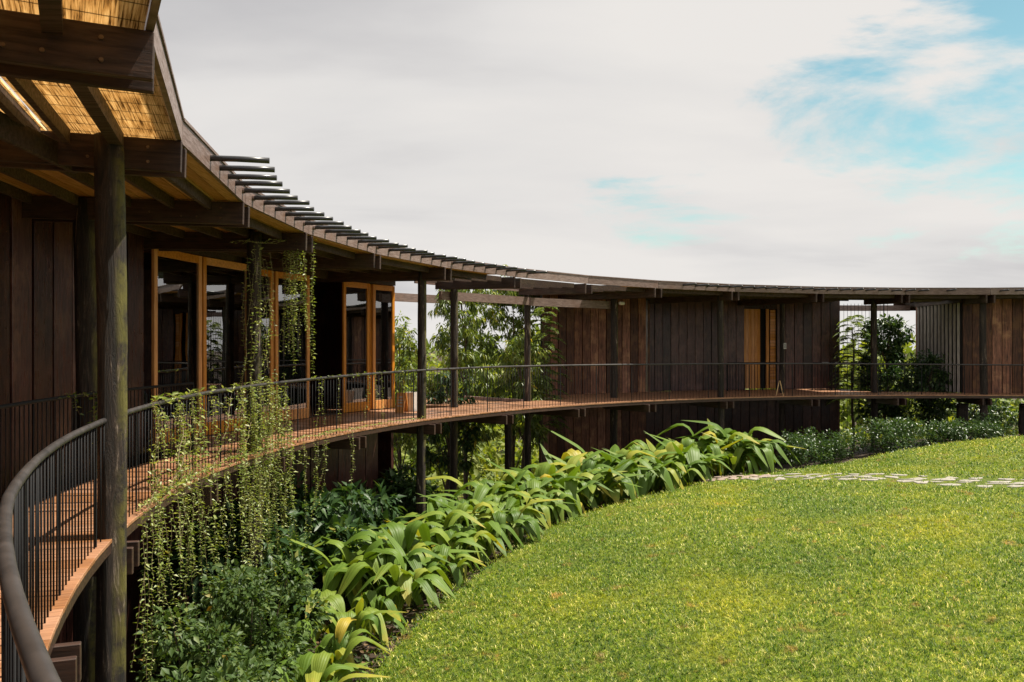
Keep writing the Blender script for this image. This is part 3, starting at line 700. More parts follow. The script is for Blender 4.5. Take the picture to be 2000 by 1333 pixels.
# brown pavilion in the middle
bp_ = thing('brown_board_pavilion', 'two storey brown vertical board pavilion behind the far walkway', 'pavilion', pol(110, 23, -3))
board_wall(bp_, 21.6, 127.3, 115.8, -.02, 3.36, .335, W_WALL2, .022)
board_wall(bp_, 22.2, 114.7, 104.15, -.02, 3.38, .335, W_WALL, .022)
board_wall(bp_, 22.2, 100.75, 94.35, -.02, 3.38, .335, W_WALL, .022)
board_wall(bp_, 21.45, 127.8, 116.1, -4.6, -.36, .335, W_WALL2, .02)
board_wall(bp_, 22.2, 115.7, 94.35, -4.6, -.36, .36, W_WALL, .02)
arc('door_head', bp_, W_WALL, 100.7, 104.2, 22.2, 22.28, 3.0, 3.38, n=3)
def straight_wall(parent, x0, y0, x1, y1, z0, z1, mat, name='end_wall', w=.08): return lowbeam(x0, y0, x1, y1, z0, z1, w, mat, name, parent)
a0 = pol(127.35, 21.63); straight_wall(bp_, a0[0] + .03, a0[1] + .05, a0[0] + .45, a0[1] + 2.6, -4.6, 3.37, W_WALL2)
a0 = pol(115.3, 21.7); a1 = pol(115.0, 22.2); straight_wall(bp_, a0[0], a0[1], a1[0], a1[1], -.02, 3.2, W_WALL2)
a0 = pol(94.3, 22.25); a1 = pol(94.3, 25); straight_wall(bp_, a0[0], a0[1], a1[0], a1[1], -4.6, 3.38, W_WALL)
# yellow timber door in its recess
dr = bpy.data.objects.new('timber_door', None); link(dr, bp_); dr['label'] = 'yellow vertical board door in a recess'; dr.location = tuple(np.array(pol(102.5, 22.35, 0)) - wl(bp_))
for i in range(6):
    q = 104.0 - i * .305
    box('door_board', dr, (.035, .115, 2.98), pol(q, 22.32 + (i % 2) * .004, 1.50), q, W_DOOR, .003)
for i in range(26):
    q = 101.0; box('side_board', dr, (.03, .24, .108), pol(q, 22.30, .06 + i * .114), q, W_DOORX, .003)
box('side_post', dr, (.05, .12, 2.98), pol(101.62, 22.28, 1.50), 101.62, W_DOOR, .003)
box('recess', dr, (.03, .26, 2.98), pol(102.12, 22.5, 1.5), 102.1, M_DARK)
arc('recess_back', dr, M_DARK, 100.4, 104.4, 22.56, 22.6, 0, 3.05, n=3)

# rightmost pavilion with the slatted screen
rp = thing('slatted_pavilion', 'brown board pavilion at the right edge with a screen of pale upright slats', 'pavilion', pol(80, 20, 0))
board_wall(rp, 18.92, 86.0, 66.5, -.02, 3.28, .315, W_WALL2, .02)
S0, S1 = np.array(pol(86.15, 18.95)), np.array(pol(86.75, 22.2))
for i in range(12):
    c = S0 + (S1 - S0) * (i + .5) / 12
    box('slat', rp, (.03, .082, 3.1), (c[0], c[1], 1.55), 64, W_SLAT, .004)
lowbeam(S0[0] + .28, S0[1] + .1, S1[0] + .28, S1[1] + .1, -.02, 3.2, .05, M_DARK, 'added_dark_backing', rp)  # near-black sheet added behind the slats so their gaps read as shade
lowbeam(S0[0], S0[1], S1[0] , S1[1], 3.08, 3.2, .10, W_BEAM, 'screen_head', rp)
straight_wall(rp, S1[0], S1[1], S1[0] + 3, S1[1] + 1.0, -.02, 3.2, W_WALL2)

# vertical cables in the far opening
cs = thing('cable_screen', 'curtain of thin vertical cables right of the dark board wall', 'cables', pol(93, 21.5, -2))
for i in range(13):
    q = 94.1 - i * .34; b = pol(q, 22.0 - .02 * i)
    V, F = tube([(0, 0, 0), (0, 0, 5.8)], .007 if i != 11 else .02, 6)
    obj('cable', mesh('cable', V, F, M_IRON), cs, (b[0], b[1], -2.6))

# ------------------------------------------------------------------ things on the walkway and in the rooms
def sofa(label, phi, R, w, rot):
    c = pol(phi, R, 0); t = thing('sofa', label, 'sofa', c)
    a = rad(rot)
    def q(x, y, z): return (c[0] + x * cos(a) - y * sin(a), c[1] + x * sin(a) + y * cos(a), z)
    box('back', t, (.20, w, .62), q(-.36, 0, .86), rot, M_SOFA, .05)
    box('back_cushion', t, (.16, w * .92, .30), q(-.20, 0, .98), rot, M_SOFA, .06)
    box('seat', t, (.86, w, .34), q(0, 0, .38), rot, M_SOFA, .05)
    for s in (-1, 1):
        box('arm', t, (.86, .16, .56), q(0, s * (w / 2 + .082), .50), rot, M_SOFA, .05)
        for s2 in (-1, 1): box('leg', t, (.05, .05, .20), q(s2 * .36, s * (w / 2 - .05), .10), rot, W_JOIST)
sofa('grey sofa behind the second glass door leaf', 165.6, 20.75, .8, 165.6)
sofa('grey sofa behind the vine covered door leaf', 158.6, 20.95, .8, 158.6)
sofa('dim grey sofa behind the leftmost glass door leaf', 171.0, 21.1, 1.1, 171)
def a_sign(label, phi, R, rot, h, w, d, mat, marks):
    c = pol(phi, R, 0); t = thing('sandwich_board', label, 'sign', c); a = rad(rot)
    for s in (-1, 1):
        lean = math.atan2(d / 2, h)
        Vb = []
        for z in (0, h):
            for y in (-w / 2, w / 2):
                for e in (0, .022):
                    x = s * (d / 2 * (1 - z / h) + e)
                    Vb.append((x * cos(a) - y * sin(a), x * sin(a) + y * cos(a), z + .002))
        F = [(0, 2, 3, 1), (4, 5, 7, 6), (0, 1, 5, 4), (2, 6, 7, 3), (0, 4, 6, 2), (1, 3, 7, 5)]
        b = obj('board', mesh('board', Vb, F, mat), t, c)
        if marks and s < 0:
            for k, (zz, ww) in enumerate(((.36, .10), (.29, .14), (.23, .12), (.15, .13))):
                x = -(d / 2 * (1 - zz / h) + .026)
                mk = box_mesh(.003, ww, .035 - .01 * (k % 2), M_WHITE)
                obj('printed_line', mk, b, (c[0] + x * cos(a), c[1] + x * sin(a), zz), (0, 0, a))
a_sign('small orange wood sandwich board with pale printing beside the last door', 149.6, 19.35, 72, .46, .22, .26, W_DOOR, True)
a_sign('small pale wood sandwich board on the far deck near the yellow door', 107.9, 17.86, -17, .48, .22, .20, W_LIGHT, False)
pl = thing('planter', 'white tapered planter on the deck beside the orange sandwich board', 'planter', pol(148.4, 19.35, 0))
Vp, Fp = [], []
for z, r in ((0, .105), (.46, .145), (.46, .125), (.36, .118)):
    for k in range(4):
        aa = pi / 4 + k * pi / 2 + rad(60); Vp.append((r * 1.2 * cos(aa), r * 1.2 * sin(aa), z))
for i in range(3):
    for k in range(4): Fp.append((i * 4 + k, i * 4 + (k + 1) % 4, i * 4 + 4 + (k + 1) % 4, i * 4 + 4 + k))
Fp += [(3, 2, 1, 0)]
obj('pot', mesh('pot', Vp, Fp, M_WHITE), pl, pol(148.4, 19.35, 0))
obj('soil', mesh('soil', [Vp[12 + k] for k in range(4)], [(0, 1, 2, 3)], M_SOIL), pl, pol(148.4, 19.35, 0))
# number plate on the post beside the yellow door
q = 104.3; nR = 19.345; npl = thing('number_plate', 'small white plate with a dark 8 on the log post beside the yellow door', 'sign', pol(q, nR, 1.6))
ang = q + 10
box('plate', npl, (.012, .11, .20), pol(q, nR, 1.60), ang, M_WHITE, .002)
for dy, dz, w, h in ((0, .065, .05, .014), (0, 0, .05, .014), (0, -.065, .05, .014), (-.026, 0, .014, .144), (.026, 0, .014, .144)):
    cc = np.array(pol(q, nR, 1.60 + dz)) + np.array([-sin(rad(ang)) * dy, cos(rad(ang)) * dy, 0]) - np.array([cos(rad(ang)), sin(rad(ang)), 0]) * .009
    box('digit_stroke', npl, (.004, w, h), cc, ang, M_IRON)
fl = thing('floodlight', 'small white floodlight at the top of the mossy far post', 'lamp', pol(124.2, 19.2, 2.92))
fb = pol(124.1, 19.08, 2.90)
box('lamp_head', fl, (.10, .17, .10), fb, 110, M_WHITE, .02)
box('bracket', fl, (.12, .03, .03), pol(124.2, 19.17, 2.93), 124, M_IRON)

# ------------------------------------------------------------------ grass
def grass():
    parts = []
    def in_view(x, y): return (y > 5.0) & (np.abs(x / np.maximum(y, .1)) < .62) & (x / np.maximum(y, .1) > -.32)
    spec = [(5, 10, 3200, .048, .0062), (10, 14, 1800, .052, .0085), (14, 19, 900, .056, .011), (19, 30, 440, .060, .016)]
    pos = []; LL = []; WW = []
    for y0, y1, dens, L, W in spec:
        xmax = .63 * y1 + .5; xmin = -.32 * y1; area = (xmax - xmin) * (y1 - y0); n = int(area * dens)
        x = rng.uniform(xmin, xmax, n); y = rng.uniform(y0, y1, n)
        r = np.hypot(x - CX, y - CY); ph = np.degrees(np.arctan2(y - CY, x - CX)) % 360
        k = in_view(x, y) & (r < r_lawn(ph) + .28 * rng.random(n) ** 2 + .10 * np.sin(ph * 9) * np.sin(ph * 3.7))
        # thin out on the stones
        pp = np.stack([x - A[0], y - A[1]], 1); al = pp @ dA; of = np.abs(pp @ nA)
        onp = (al > -.2) & (of < .95); k &= ~(onp & (rng.random(n) < .86))
        onp2 = (x > 4.8) & (x < 6.75) & (y > 22.2) & (y < 23.5); k &= ~(onp2 & (rng.random(n) < .93))
        x, y = x[k], y[k]; m = len(x)
        pos.append(np.stack([x, y, lawn_z(x, y) - .004], 1)); s = rng.uniform(.55, 1.35, m) * (.75 + .5 * (((np.floor(x / .09).astype(np.int64) * 73856093) ^ (np.floor(y / .09).astype(np.int64) * 83492791)) % 101) / 101); LL.append(L * s); WW.append(np.full(m, W) * rng.uniform(.7, 1.3, m))
    pos = np.concatenate(pos); LL = np.concatenate(LL); WW = np.concatenate(WW); n = len(pos)
    az = rng.uniform(0, 2 * pi, n); le = rng.uniform(.25, 1.25, n)
    d = np.stack([np.cos(az) * le, np.sin(az) * le, np.ones(n)], 1); d = norm(d)
    side = norm(np.stack([-np.sin(az), np.cos(az), np.zeros(n)], 1)); fwd = np.stack([np.cos(az), np.sin(az), np.zeros(n)], 1)
    b0 = pos - side * WW[:, None] / 2; b1 = pos + side * WW[:, None] / 2; mid = pos + d * (LL * .6)[:, None]; m0 = mid - side * (WW * .42)[:, None]; m1 = mid + side * (WW * .42)[:, None]
    tip = mid + norm(d + fwd * .6 - np.array([0, 0, .25])) * (LL * .55)[:, None]
    V = np.stack([b0, b1, m1, m0, tip], 1).reshape(-1, 3); base = (np.arange(n) * 5)[:, None]
    F = np.concatenate([base + np.array([[0, 1, 2]]), base + np.array([[0, 2, 3]]), base + np.array([[3, 2, 4]])], 1).reshape(-1, 3)
    cell = (np.floor(pos[:, 0] / .05).astype(np.int64) * 73856093) ^ (np.floor(pos[:, 1] / .05).astype(np.int64) * 19349663)
    t = np.clip(rng.normal(.44, .26, n) + ((cell % 997) / 997 - .5) * .6, 0, 1)
    o = obj('grass', mesh('grass', V, F, M_GRASS, {'tint': np.repeat(t, 5)}))
    tag(o, 'short bright green grass covering the lawn', 'grass', kind='stuff')
grass()

# ------------------------------------------------------------------ pleated broad-leaf clumps
def broad_leaf(seed, th_end, w, L=2.15, pet=.40):
    r = random.Random(seed); n = 13; V = []; al = []; ac = []; x = z = 0.0; st = []
    th0 = r.uniform(.08, .50); fo = r.uniform(.36, .56); tw = r.uniform(-.5, .5)
    for i in range(n + 3):
        s = i / (n + 2); q_ = min(1, max(0, (s - fo + .15) / .34)); th = th0 + (th_end - th0) * (q_ * q_ * (3 - 2 * q_)) + .25 * s
        st.append((x, z, th, s)); x += sin(th) * L / (n + 2); z += cos(th) * L / (n + 2)
    F = []
    for i, (x, z, th, s) in enumerate(st):
        u = (s - pet * .9) / (1 - pet * .9)
        ww = .010 if u <= 0 else max(.006, w * (sin(pi * min(1, u ** .72)) ** .8))
        ww = ww if i < len(st) - 1 else .002
        for j, (yy, hh) in enumerate(((-1, .10), (-.5, -.10), (0, .16), (.5, -.10), (1, .10))):
            h = hh * ww * .45 - abs(yy) * ww * .14
            tx = tw * max(0, u) * .35
            lx = x - h * cos(th); lz = z + h * sin(th)
            y = yy * ww / 2
            V.append((lx + y * tx * .3, y * cos(tx) , lz + y * sin(tx))); al.append(s); ac.append(yy * .5 + .5)
    for i in range(len(st) - 1):
        for j in range(4):
            a = i * 5 + j; F.append((a, a + 1, a + 6, a + 5))
    return mesh('leaf', V, F, L_BROAD, {'along': al, 'across': ac}, smooth=True)
BL = [broad_leaf(k, th, w) for k, (th, w) in enumerate([(1.4, .26), (1.8, .28), (2.1, .29), (2.35, .32), (2.55, .30), (2.65, .28), (2.2, .34), (2.45, .26), (2.72, .31), (.9, .20)])]
def clump(label, x, y, n, s, group, spread=.10):
    z = float(max(ground_z(np.array(x), np.array(y)), -9)); r = math.hypot(x - CX, y - CY); ph = math.degrees(math.atan2(y - CY, x - CX)) % 360
    if r < r_lawn(ph): z = max(z, float(lawn_z(x, y)))
    t = thing('broad_leaf_clump', label, 'plant', (x, y, z - .03), group)
    a0 = random.uniform(0, 6)
    for i in range(n):
        a = a0 + i * 2.4 + random.uniform(-.4, .4)
        k = random.choice((0, 1, 2, 3, 4, 5, 6, 7, 8, 3, 4, 5, 6, 2)) if i > 1 else random.choice((9, 0, 1))
        o = bpy.data.objects.new('leaf', BL[k]); col.objects.link(o); o.parent = t
        rr_ = spread * random.random(); o.location = (rr_ * cos(a), rr_ * sin(a), random.uniform(-.04, .04))
        sc_ = s * random.uniform(.78, 1.12); o.rotation_euler = (random.uniform(-.14, .14), random.uniform(-.12, .16), a); o.scale = (sc_, sc_ * random.uniform(.9, 1.25), sc_ * random.uniform(.9, 1.1))
ORD = ['first', 'second', 'third', 'fourth', 'fifth', 'sixth', 'seventh', 'eighth', 'ninth', 'tenth', 'eleventh', 'twelfth', 'thirteenth', 'fourteenth', 'fifteenth', 'sixteenth', 'seventeenth', 'eighteenth', 'nineteenth', 'twentieth'] + ['twenty-' + w for w in ('first', 'second', 'third', 'fourth', 'fifth', 'sixth', 'seventh', 'eighth', 'ninth')]
G_ROW = 'broad-leaf clumps planted between lawn and walkway'
rows = [('front row', .58, 119.5, 176, 2.4, .78), ('middle row', 1.2, 118.5, 174, 2.55, .95), ('back row', 1.85, 121, 173, 2.9, .98)]
for nm, off, pa, pb, stp, s in rows:
    q = pa; k = 0
    while q < pb:
        if not (nm == 'front row' and 122.5 < q < 125.0):
            qq = q + random.uniform(-.5, .5); R_ = float(r_lawn(qq)) + off + random.uniform(-.14, .14)
            x, y, _ = pol(qq, R_)
            clump(f'pleated broad-leaf clump, {ORD[k]} from the stone path in the {nm}', x, y, random.randint(13, 17), s * random.uniform(.85, 1.12) * float(np.interp(qq, [118, 128, 150, 168], [1.1, 1.0, .95, .80])), G_ROW)
            k += 1
        q += stp
k = 0
for q in np.arange(160, 175, 3.1):
    x, y, _ = pol(q, 17.15 + random.uniform(-.15, .1)); clump(f'shaded broad-leaf clump under the walkway edge, {ORD[k]} from the slim rail post', x, y, 12, .85, G_ROW); k += 1
for k, (q, R_, s) in enumerate([(176.8, 15.95, .50), (178.6, 16.1, .54), (180.3, 16.15, .52), (182.4, 16.25, .54), (184.6, 16.3, .54), (186.6, 16.35, .54), (179.6, 16.7, .5), (183.4, 16.8, .5), (186.4, 16.75, .52), (188.2, 16.45, .54), (188.3, 16.85, .5), (190.0, 16.55, .54)]):
    x, y, _ = pol(q, R_); clump(f'small yellow green broad-leaf clump at the lower lawn corner, {ORD[k]} from the top', x, y, 11, s, 'small broad-leaf clumps at the lower lawn corner')

# ------------------------------------------------------------------ shrubs
def shrub(name, label, x, y, zb, h, rx, n, L, W, mat, group=None, cat='shrub', droop=.2, lobes=9, stems=6):
    t = thing(name, label, cat, (x, y, zb), group)
    cs_ = []
    sm_ = MB()
    for i in range(lobes):
        a = rng.uniform(0, 2 * pi); rr_ = rx * math.sqrt(rng.random()) * .8; zz = h * (.25 + .65 * rng.random()) * (1 - .25 * (rr_ / rx))
        cs_.append((x + rr_ * cos(a), y + rr_ * sin(a), zb + zz, rx * rng.uniform(.28, .5)))
    for i in range(stems):
        c = cs_[i % len(cs_)]; b = np.array((x + rng.normal(0, .06), y + rng.normal(0, .06), zb - .05)); e = np.array(c[:3]); m = (b + e) / 2 + np.array([rng.normal(0, .08), rng.normal(0, .08), .1])
        sm_.add(tube([b, m, e], [.016, .011, .005], 5, False))
    sm_.build('stem', M_BARK, t)
    parts = []
    per = n // lobes
    for c in cs_:
        v = norm(rng.normal(0, 1, (per, 3))); rad_ = c[3] * rng.uniform(.35, 1.12, per) ** .6
        pos = np.array(c[:3]) + v * rad_[:, None] * np.array([1, 1, .85])
        pos[:, 2] = np.maximum(pos[:, 2], zb + .02)
        d = v + rng.normal(0, .55, (per, 3)); d[:, 2] -= droop
        s = rng.uniform(.6, 1.25, per)
        parts.append(leaves(pos, d, L * s, W * s, np.clip(rng.normal(.5, .19, per), 0, 1)))
    leaf_obj('foliage', parts, mat, t)
    return t
def gzxy(x, y): return float(ground_z(np.array(x), np.array(y)))
G_S = 'glossy shrubs below the vine covered rail'
for lb, x, y, top, rx, n in (('glossy shrub at the foot of the mossy near post', -2.85, 6.95, -.72, .5, 2600), ('glossy shrub below the hanging vines, second from the mossy post', -2.95, 8.5, -.62, .55, 2800),
                          ('glossy shrub at the lower left, nearest the camera', -2.5, 6.3, -.98, .45, 2400), ('glossy shrub between the vines and the small yellow green clumps', -3.05, 9.8, -.85, .5, 2800),
                          ('glossy shrub with a few orange leaves in the vine curtain', -2.95, 10.4, -.75, .6, 2800), ('glossy shrub right of the nearest shrub at the lower left', -2.75, 7.6, -.95, .42, 2400)):
    zb = gzxy(x, y); shrub('glossy_shrub', lb, x, y, zb, top - zb, rx * 1.15, int(n * 1.25), .088, .046, L_SHRUB, G_S, lobes=12)
G_U = 'dark plants under the walkway'
k = 0
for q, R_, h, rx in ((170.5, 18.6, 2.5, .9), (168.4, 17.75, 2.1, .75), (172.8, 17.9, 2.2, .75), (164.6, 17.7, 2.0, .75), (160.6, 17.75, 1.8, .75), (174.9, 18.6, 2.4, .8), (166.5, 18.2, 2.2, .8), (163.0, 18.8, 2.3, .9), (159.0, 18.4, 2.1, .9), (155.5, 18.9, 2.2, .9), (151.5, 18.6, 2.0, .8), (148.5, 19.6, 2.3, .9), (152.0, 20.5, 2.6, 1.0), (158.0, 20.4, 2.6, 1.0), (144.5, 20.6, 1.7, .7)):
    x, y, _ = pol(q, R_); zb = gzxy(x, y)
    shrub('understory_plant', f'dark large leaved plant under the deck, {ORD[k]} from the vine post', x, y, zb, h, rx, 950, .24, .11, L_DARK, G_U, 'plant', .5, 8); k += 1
G_H = 'low hedge bushes in front of the far deck'
k = 0
for q in np.arange(86.5, 114, 2.6):
    R_ = 15.75 + .25 * sin(q * 3) + max(0, (94 - q)) * .08; x, y, _ = pol(q, R_); zb = gzxy(x, y) - .05
    shrub('hedge_bush', f'low dark green bush in front of the far deck, {ORD[k]} from the right edge', x, y, zb, (.62 + .4 * min(1, max(0, q - 88) / 8)) * random.uniform(.9, 1.2), .72, 1300, .085, .05, L_HEDGE, G_H, 'bush', .1, 9, 4); k += 1

# ------------------------------------------------------------------ vines
def strand(pts, sp, L, parent, jitter=.5, sr=.0026, W=.42, tintc=.55, nm='strand'):
    L = L * rng.uniform(.7, 1.35); sp = sp * rng.uniform(.85, 1.5)
    pts = np.asarray(pts, float); seg = np.linalg.norm(np.diff(pts, axis=0), axis=1); cum = np.concatenate([[0], np.cumsum(seg)]); tot = cum[-1]
    fine = np.linspace(0, tot, max(4, int(tot / .10))); P_ = np.stack([np.interp(fine, cum, pts[:, i]) for i in range(3)], 1)
    P_[1:-1] += rng.normal(0, .006, (len(P_) - 2, 3))
    st = MB().add(tube(P_, np.linspace(sr, sr * .5, len(P_)), 5, False)).build(nm, M_STEM, parent)
    t = np.arange(.02, tot, sp); n = len(t)
    pos = np.stack([np.interp(t, fine, P_[:, i]) for i in range(3)], 1); tg = norm(np.stack([np.interp(np.minimum(t + .02, tot), fine, P_[:, i]) for i in range(3)], 1) - pos + 1e-5)
    parts = []
    a = rng.uniform(0, 6) + np.arange(n) * 1.3 + rng.normal(0, .3, n)
    for s in (0, pi):
        sd = np.stack([np.cos(a + s), np.sin(a + s), np.zeros(n)], 1)
        d = sd * .9 + tg * .35 + np.array([0, 0, .25]) + rng.normal(0, jitter * .5, (n, 3)); sz = rng.uniform(.55, 1.25, n)
        keep = rng.random(n) < .88
        parts.append(leaves(pos[keep], d[keep], (L * 1.08 * sz)[keep], (L * 1.08 * W * sz)[keep], np.clip(rng.normal(tintc, .22, n), 0, 1)[keep]))
    V = np.concatenate([p[0] for p in parts]); F = np.concatenate([parts[0][1], parts[1][1] + len(parts[0][0])]); tt = np.concatenate([p[2] for p in parts])
    w = wl(st); obj('vine_leaves', mesh('vine_leaves', V - w, F, L_VINE, {'tint': tt}), st, w)
def hang(phi, R, z0, z1, sway=.10, bulge=.05):
    n = 7; a = np.array(pol(phi, R, z0)); out = []
    inw = -np.array([cos(rad(phi)), sin(rad(phi)), 0]); tan = np.array([-sin(rad(phi)), cos(rad(phi)), 0])
    s1, s2 = rng.normal(0, sway * 1.5), rng.normal(0, sway * .8); w1, w2 = rng.uniform(.01, .05), rng.uniform(0, 6)
    for i in range(n):
        t = i / (n - 1); out.append(a + inw * (bulge * sin(min(1, t * 3) * pi / 2) + s2 * t * t) + tan * (s1 * t ** 1.6 + w1 * sin(t * 7 + w2)) + np.array([0, 0, (z1 - z0) * t]))
    return out
def vine(label, loc): return thing('vine', label, 'vine', loc)
v1 = vine('leafy vine draped over the near handrail between the mossy post and the vine post', pol(183, 17.8, .5))
for q in np.concatenate([rng.normal(c_, s_, n_) for c_, s_, n_ in ((187.6, .5, 6), (185.4, .6, 4), (182.8, .7, 6), (180.2, .5, 3), (177.6, .7, 6), (175.2, .6, 8))]):
    q += 0.0; z1 = rng.uniform(-.2, .6) if rng.random() < .45 else rng.uniform(-1.3, -.2)
    strand(hang(q, rr(q) - .03, z_rail(q) + rng.uniform(-.1, .06), z1, .12, .06), .036, .05, v1)
for k in range(5):                               # runners along the handrail
    q0 = 187.5 - k * 2.7; strand([pol(q0 - i * .35, rr(q0) + rng.normal(0, .03), z_rail(q0) + .02 + .05 * sin(i * 1.3 + k)) for i in range(9)], .03, .056, v1)
for k in range(26):                              # upright wands against the bars
    q = rng.uniform(174.5, 190.0); b = np.array(pol(q, rr(q) - .05, -.05)); e = np.array(pol(q + rng.normal(0, 1.2), rr(q) - .10 + rng.normal(0, .05), rng.uniform(.35, .95)))
    strand([b, (b + e) / 2 + rng.normal(0, .06, 3), e], .04, .05, v1, sr=.006)
v2 = vine('vine curtain hanging below the deck edge from the mossy post to the second door', pol(180, 17.7, -.8))
for q in np.concatenate([rng.normal(c_, s_, n_) for c_, s_, n_ in ((190.3, .35, 6), (188.3, .5, 7), (186.0, .5, 6), (183.2, .5, 5), (181.0, .6, 7), (178.4, .6, 8), (176.0, .7, 10), (173.4, .8, 9), (170.6, .7, 6), (168.2, .6, 4))]):
    q += 0.0; strand(hang(q, rr(q) - .11 + rng.normal(0, .03), rng.uniform(-.12, .08), rng.uniform(-2.1, -.25), .16, .04), .034, .042, v2, tintc=.5)
for k in range(9):                               # growth creeping along the deck edge
    q0 = 190.5 - k * 2.75; strand([pol(q0 - i * .4, rr(q0) - .07 + rng.normal(0, .02), .02 + .05 * abs(sin(i * 1.7 + k)) + rng.uniform(0, .03)) for i in range(9)], .024, .05, v2)
v3 = vine('vine climbing the log post beside the orange doors', pol(174.2, 17.85, 0))
for k in range(22):
    a = rng.uniform(0, 6.3); c = np.array(pol(174.15, 17.97)); z0 = rng.uniform(-2.0, .2); z1 = z0 + rng.uniform(1.0, 2.0)
    strand([c + np.array([cos(a + i * .25) * (.15 + .1 * rng.random()), sin(a + i * .25) * (.15 + .1 * rng.random()), z0 + (z1 - z0) * i / 6]) for i in range(7)], .036, .05, v3)
for k in range(9):
    a = rng.uniform(0, 6.3); c = np.array(pol(174.15, 17.97)); z0 = rng.uniform(.6, 1.4); z1 = rng.uniform(2.3, 3.15)
    strand([c + np.array([cos(a + i * .2) * .17, sin(a + i * .2) * .17, z0 + (z1 - z0) * i / 7]) + rng.normal(0, .02, 3) for i in range(8)], .05, .048, v3, sr=.005)
for k in range(24):
    q = rng.uniform(172.3, 176.0); strand(hang(q, 17.75 + rng.normal(0, .1), rng.uniform(.5, 1.25), rng.uniform(-1.4, .1), .12, .03), .036, .05, v3)
v4 = vine('vine tassel hanging from the eave beam tip above the second pair of doors', pol(172.6, 17.35, 2.4))
for k in range(17):
    q = rng.uniform(172.0, 173.7); strand(hang(q, 17.36 + rng.uniform(-.06, .26), 3.2 + rng.uniform(-.12, .06), rng.uniform(1.15, 1.95), .05, .02), .032, .046, v4)
for k in range(9):
    q = 174.2 + rng.normal(0, .5); strand(hang(q, 17.75 + rng.uniform(-.12, .25), 3.0 + rng.uniform(-.2, .06), rng.uniform(.7, 1.7), .12, .05), .055, .046, v4)
for k in range(3): strand([pol(173 + .3 * k + i * .5, 17.5 + .10 * i + .05 * k, 3.13 - .02 * i + .03 * sin(i * 2)) for i in range(6)], .04, .046, v4)
v5 = vine('thin vine garland along the handrail in front of the folded door leaves', pol(163, 17.7, .8))
for k in range(5):
    q0 = 169 - k * 2.6; strand([pol(q0 - i * .33, rr(q0) + rng.normal(0, .02), z_rail(q0) + .005 + .03 * sin(i * 1.9 + k)) for i in range(9)], .045, .045, v5, tintc=.3)
for q, z1 in ((167.9, .02), (167.6, .2), (165.5, .05), (161.6, .1), (160.8, .35), (160.0, .1)):
    strand(hang(q, rr(q) - .03, z_rail(q), z1, .06, .02), .04, .045, v5, tintc=.4)
for k in range(5):
    q0 = 168 - k * 2.6; strand([pol(q0 - i * .36, rr(q0) - .06, .02 + .04 * abs(sin(i * 1.7 + k))) for i in range(9)], .04, .045, v5)
v6 = vine('single long vine strand hanging below the deck right of the vine curtain', pol(164.3, 17.6, -.9))
strand(hang(164.4, 17.62, .02, -1.55, .04, .05), .036, .04, v6, sr=.005); strand(hang(164.9, 17.62, .02, -.7, .08, .05), .036, .04, v6)
v7 = vine('dark vine trailing over the railing at the left edge', pol(183.5, 18.9, .9))
for k in range(4):
    q0 = 186.5 - k * 1.1; strand([pol(q0 - i * .22, 18.9 + rng.normal(0, .03), 1.0 + .03 * sin(i * 1.9 + k)) for i in range(8)], .04, .055, v7, tintc=.2)
for q, z1 in ((183.4, .35), (183.2, .2), (182.9, .55), (185.2, .8), (183.6, .6)): strand(hang(q, 18.88, 1.02, z1, .04, .02), .04, .055, v7, tintc=.2)

# ------------------------------------------------------------------ trees
def tree(name, label, x, y, zb, h, crown, n, L, W, mat, droop=.9, trunk_r=.09, lobes=16, group=None, clear=.3, lean=(0, 0)):
    t = thing(name, label, 'tree', (x, y, zb), group)
    top = np.array((x + lean[0], y + lean[1], zb + h * .8)); b = np.array((x, y, zb - .2)); mb = MB()
    tk = [b + (top - b) * i / 6 + np.array([rng.normal(0, .05), rng.normal(0, .05), 0]) * (i > 0) for i in range(7)]
    mb.add(tube(tk, np.linspace(trunk_r, trunk_r * .35, 7), 8, False)); cs_ = []
    for i in range(lobes):
        a = i * 2.4 + rng.uniform(-.4, .4); f = clear + (1.0 - clear) * (i + .5) / lobes; rr_ = crown * (1 - .55 * abs(f - .55) / .5) * rng.uniform(.35, 1.0)
        c = np.array((x + lean[0] * f + rr_ * cos(a), y + lean[1] * f + rr_ * sin(a), zb + h * f)); s = tk[min(6, max(1, int(f * 6)))]
        mb.add(tube([s, (s + c) / 2 + np.array([0, 0, .12]), c], [trunk_r * .35, trunk_r * .2, .008], 5, False)); cs_.append((c, crown * rng.uniform(.28, .46)))
    mb.build('trunk', M_BARK, t, smooth=True)
    parts = []; per = n // lobes
    for c, r in cs_:
        ncl = max(4, per // 14)
        cc = c + norm(rng.normal(0, 1, (ncl, 3))) * (r * rng.uniform(.3, 1.1, (ncl, 1)))
        idx = rng.integers(0, ncl, per); v = norm(rng.normal(0, 1, (per, 3))); pos = cc[idx] + v * rng.uniform(.01, .10, (per, 1)) * (L / .16)
        d = v * 1.0 + (cc[idx] - c) * .8; d[:, 2] -= droop; s = rng.uniform(.6, 1.2, per)
        tn = np.clip(rng.normal(.42, .2, per) + rng.normal(0, .15, ncl)[idx], 0, 1)
        parts.append(leaves(pos, d, L * s, W * s, tn))
    leaf_obj('crown', parts, mat, t)
def tz(x, y): return gzxy(x, y)
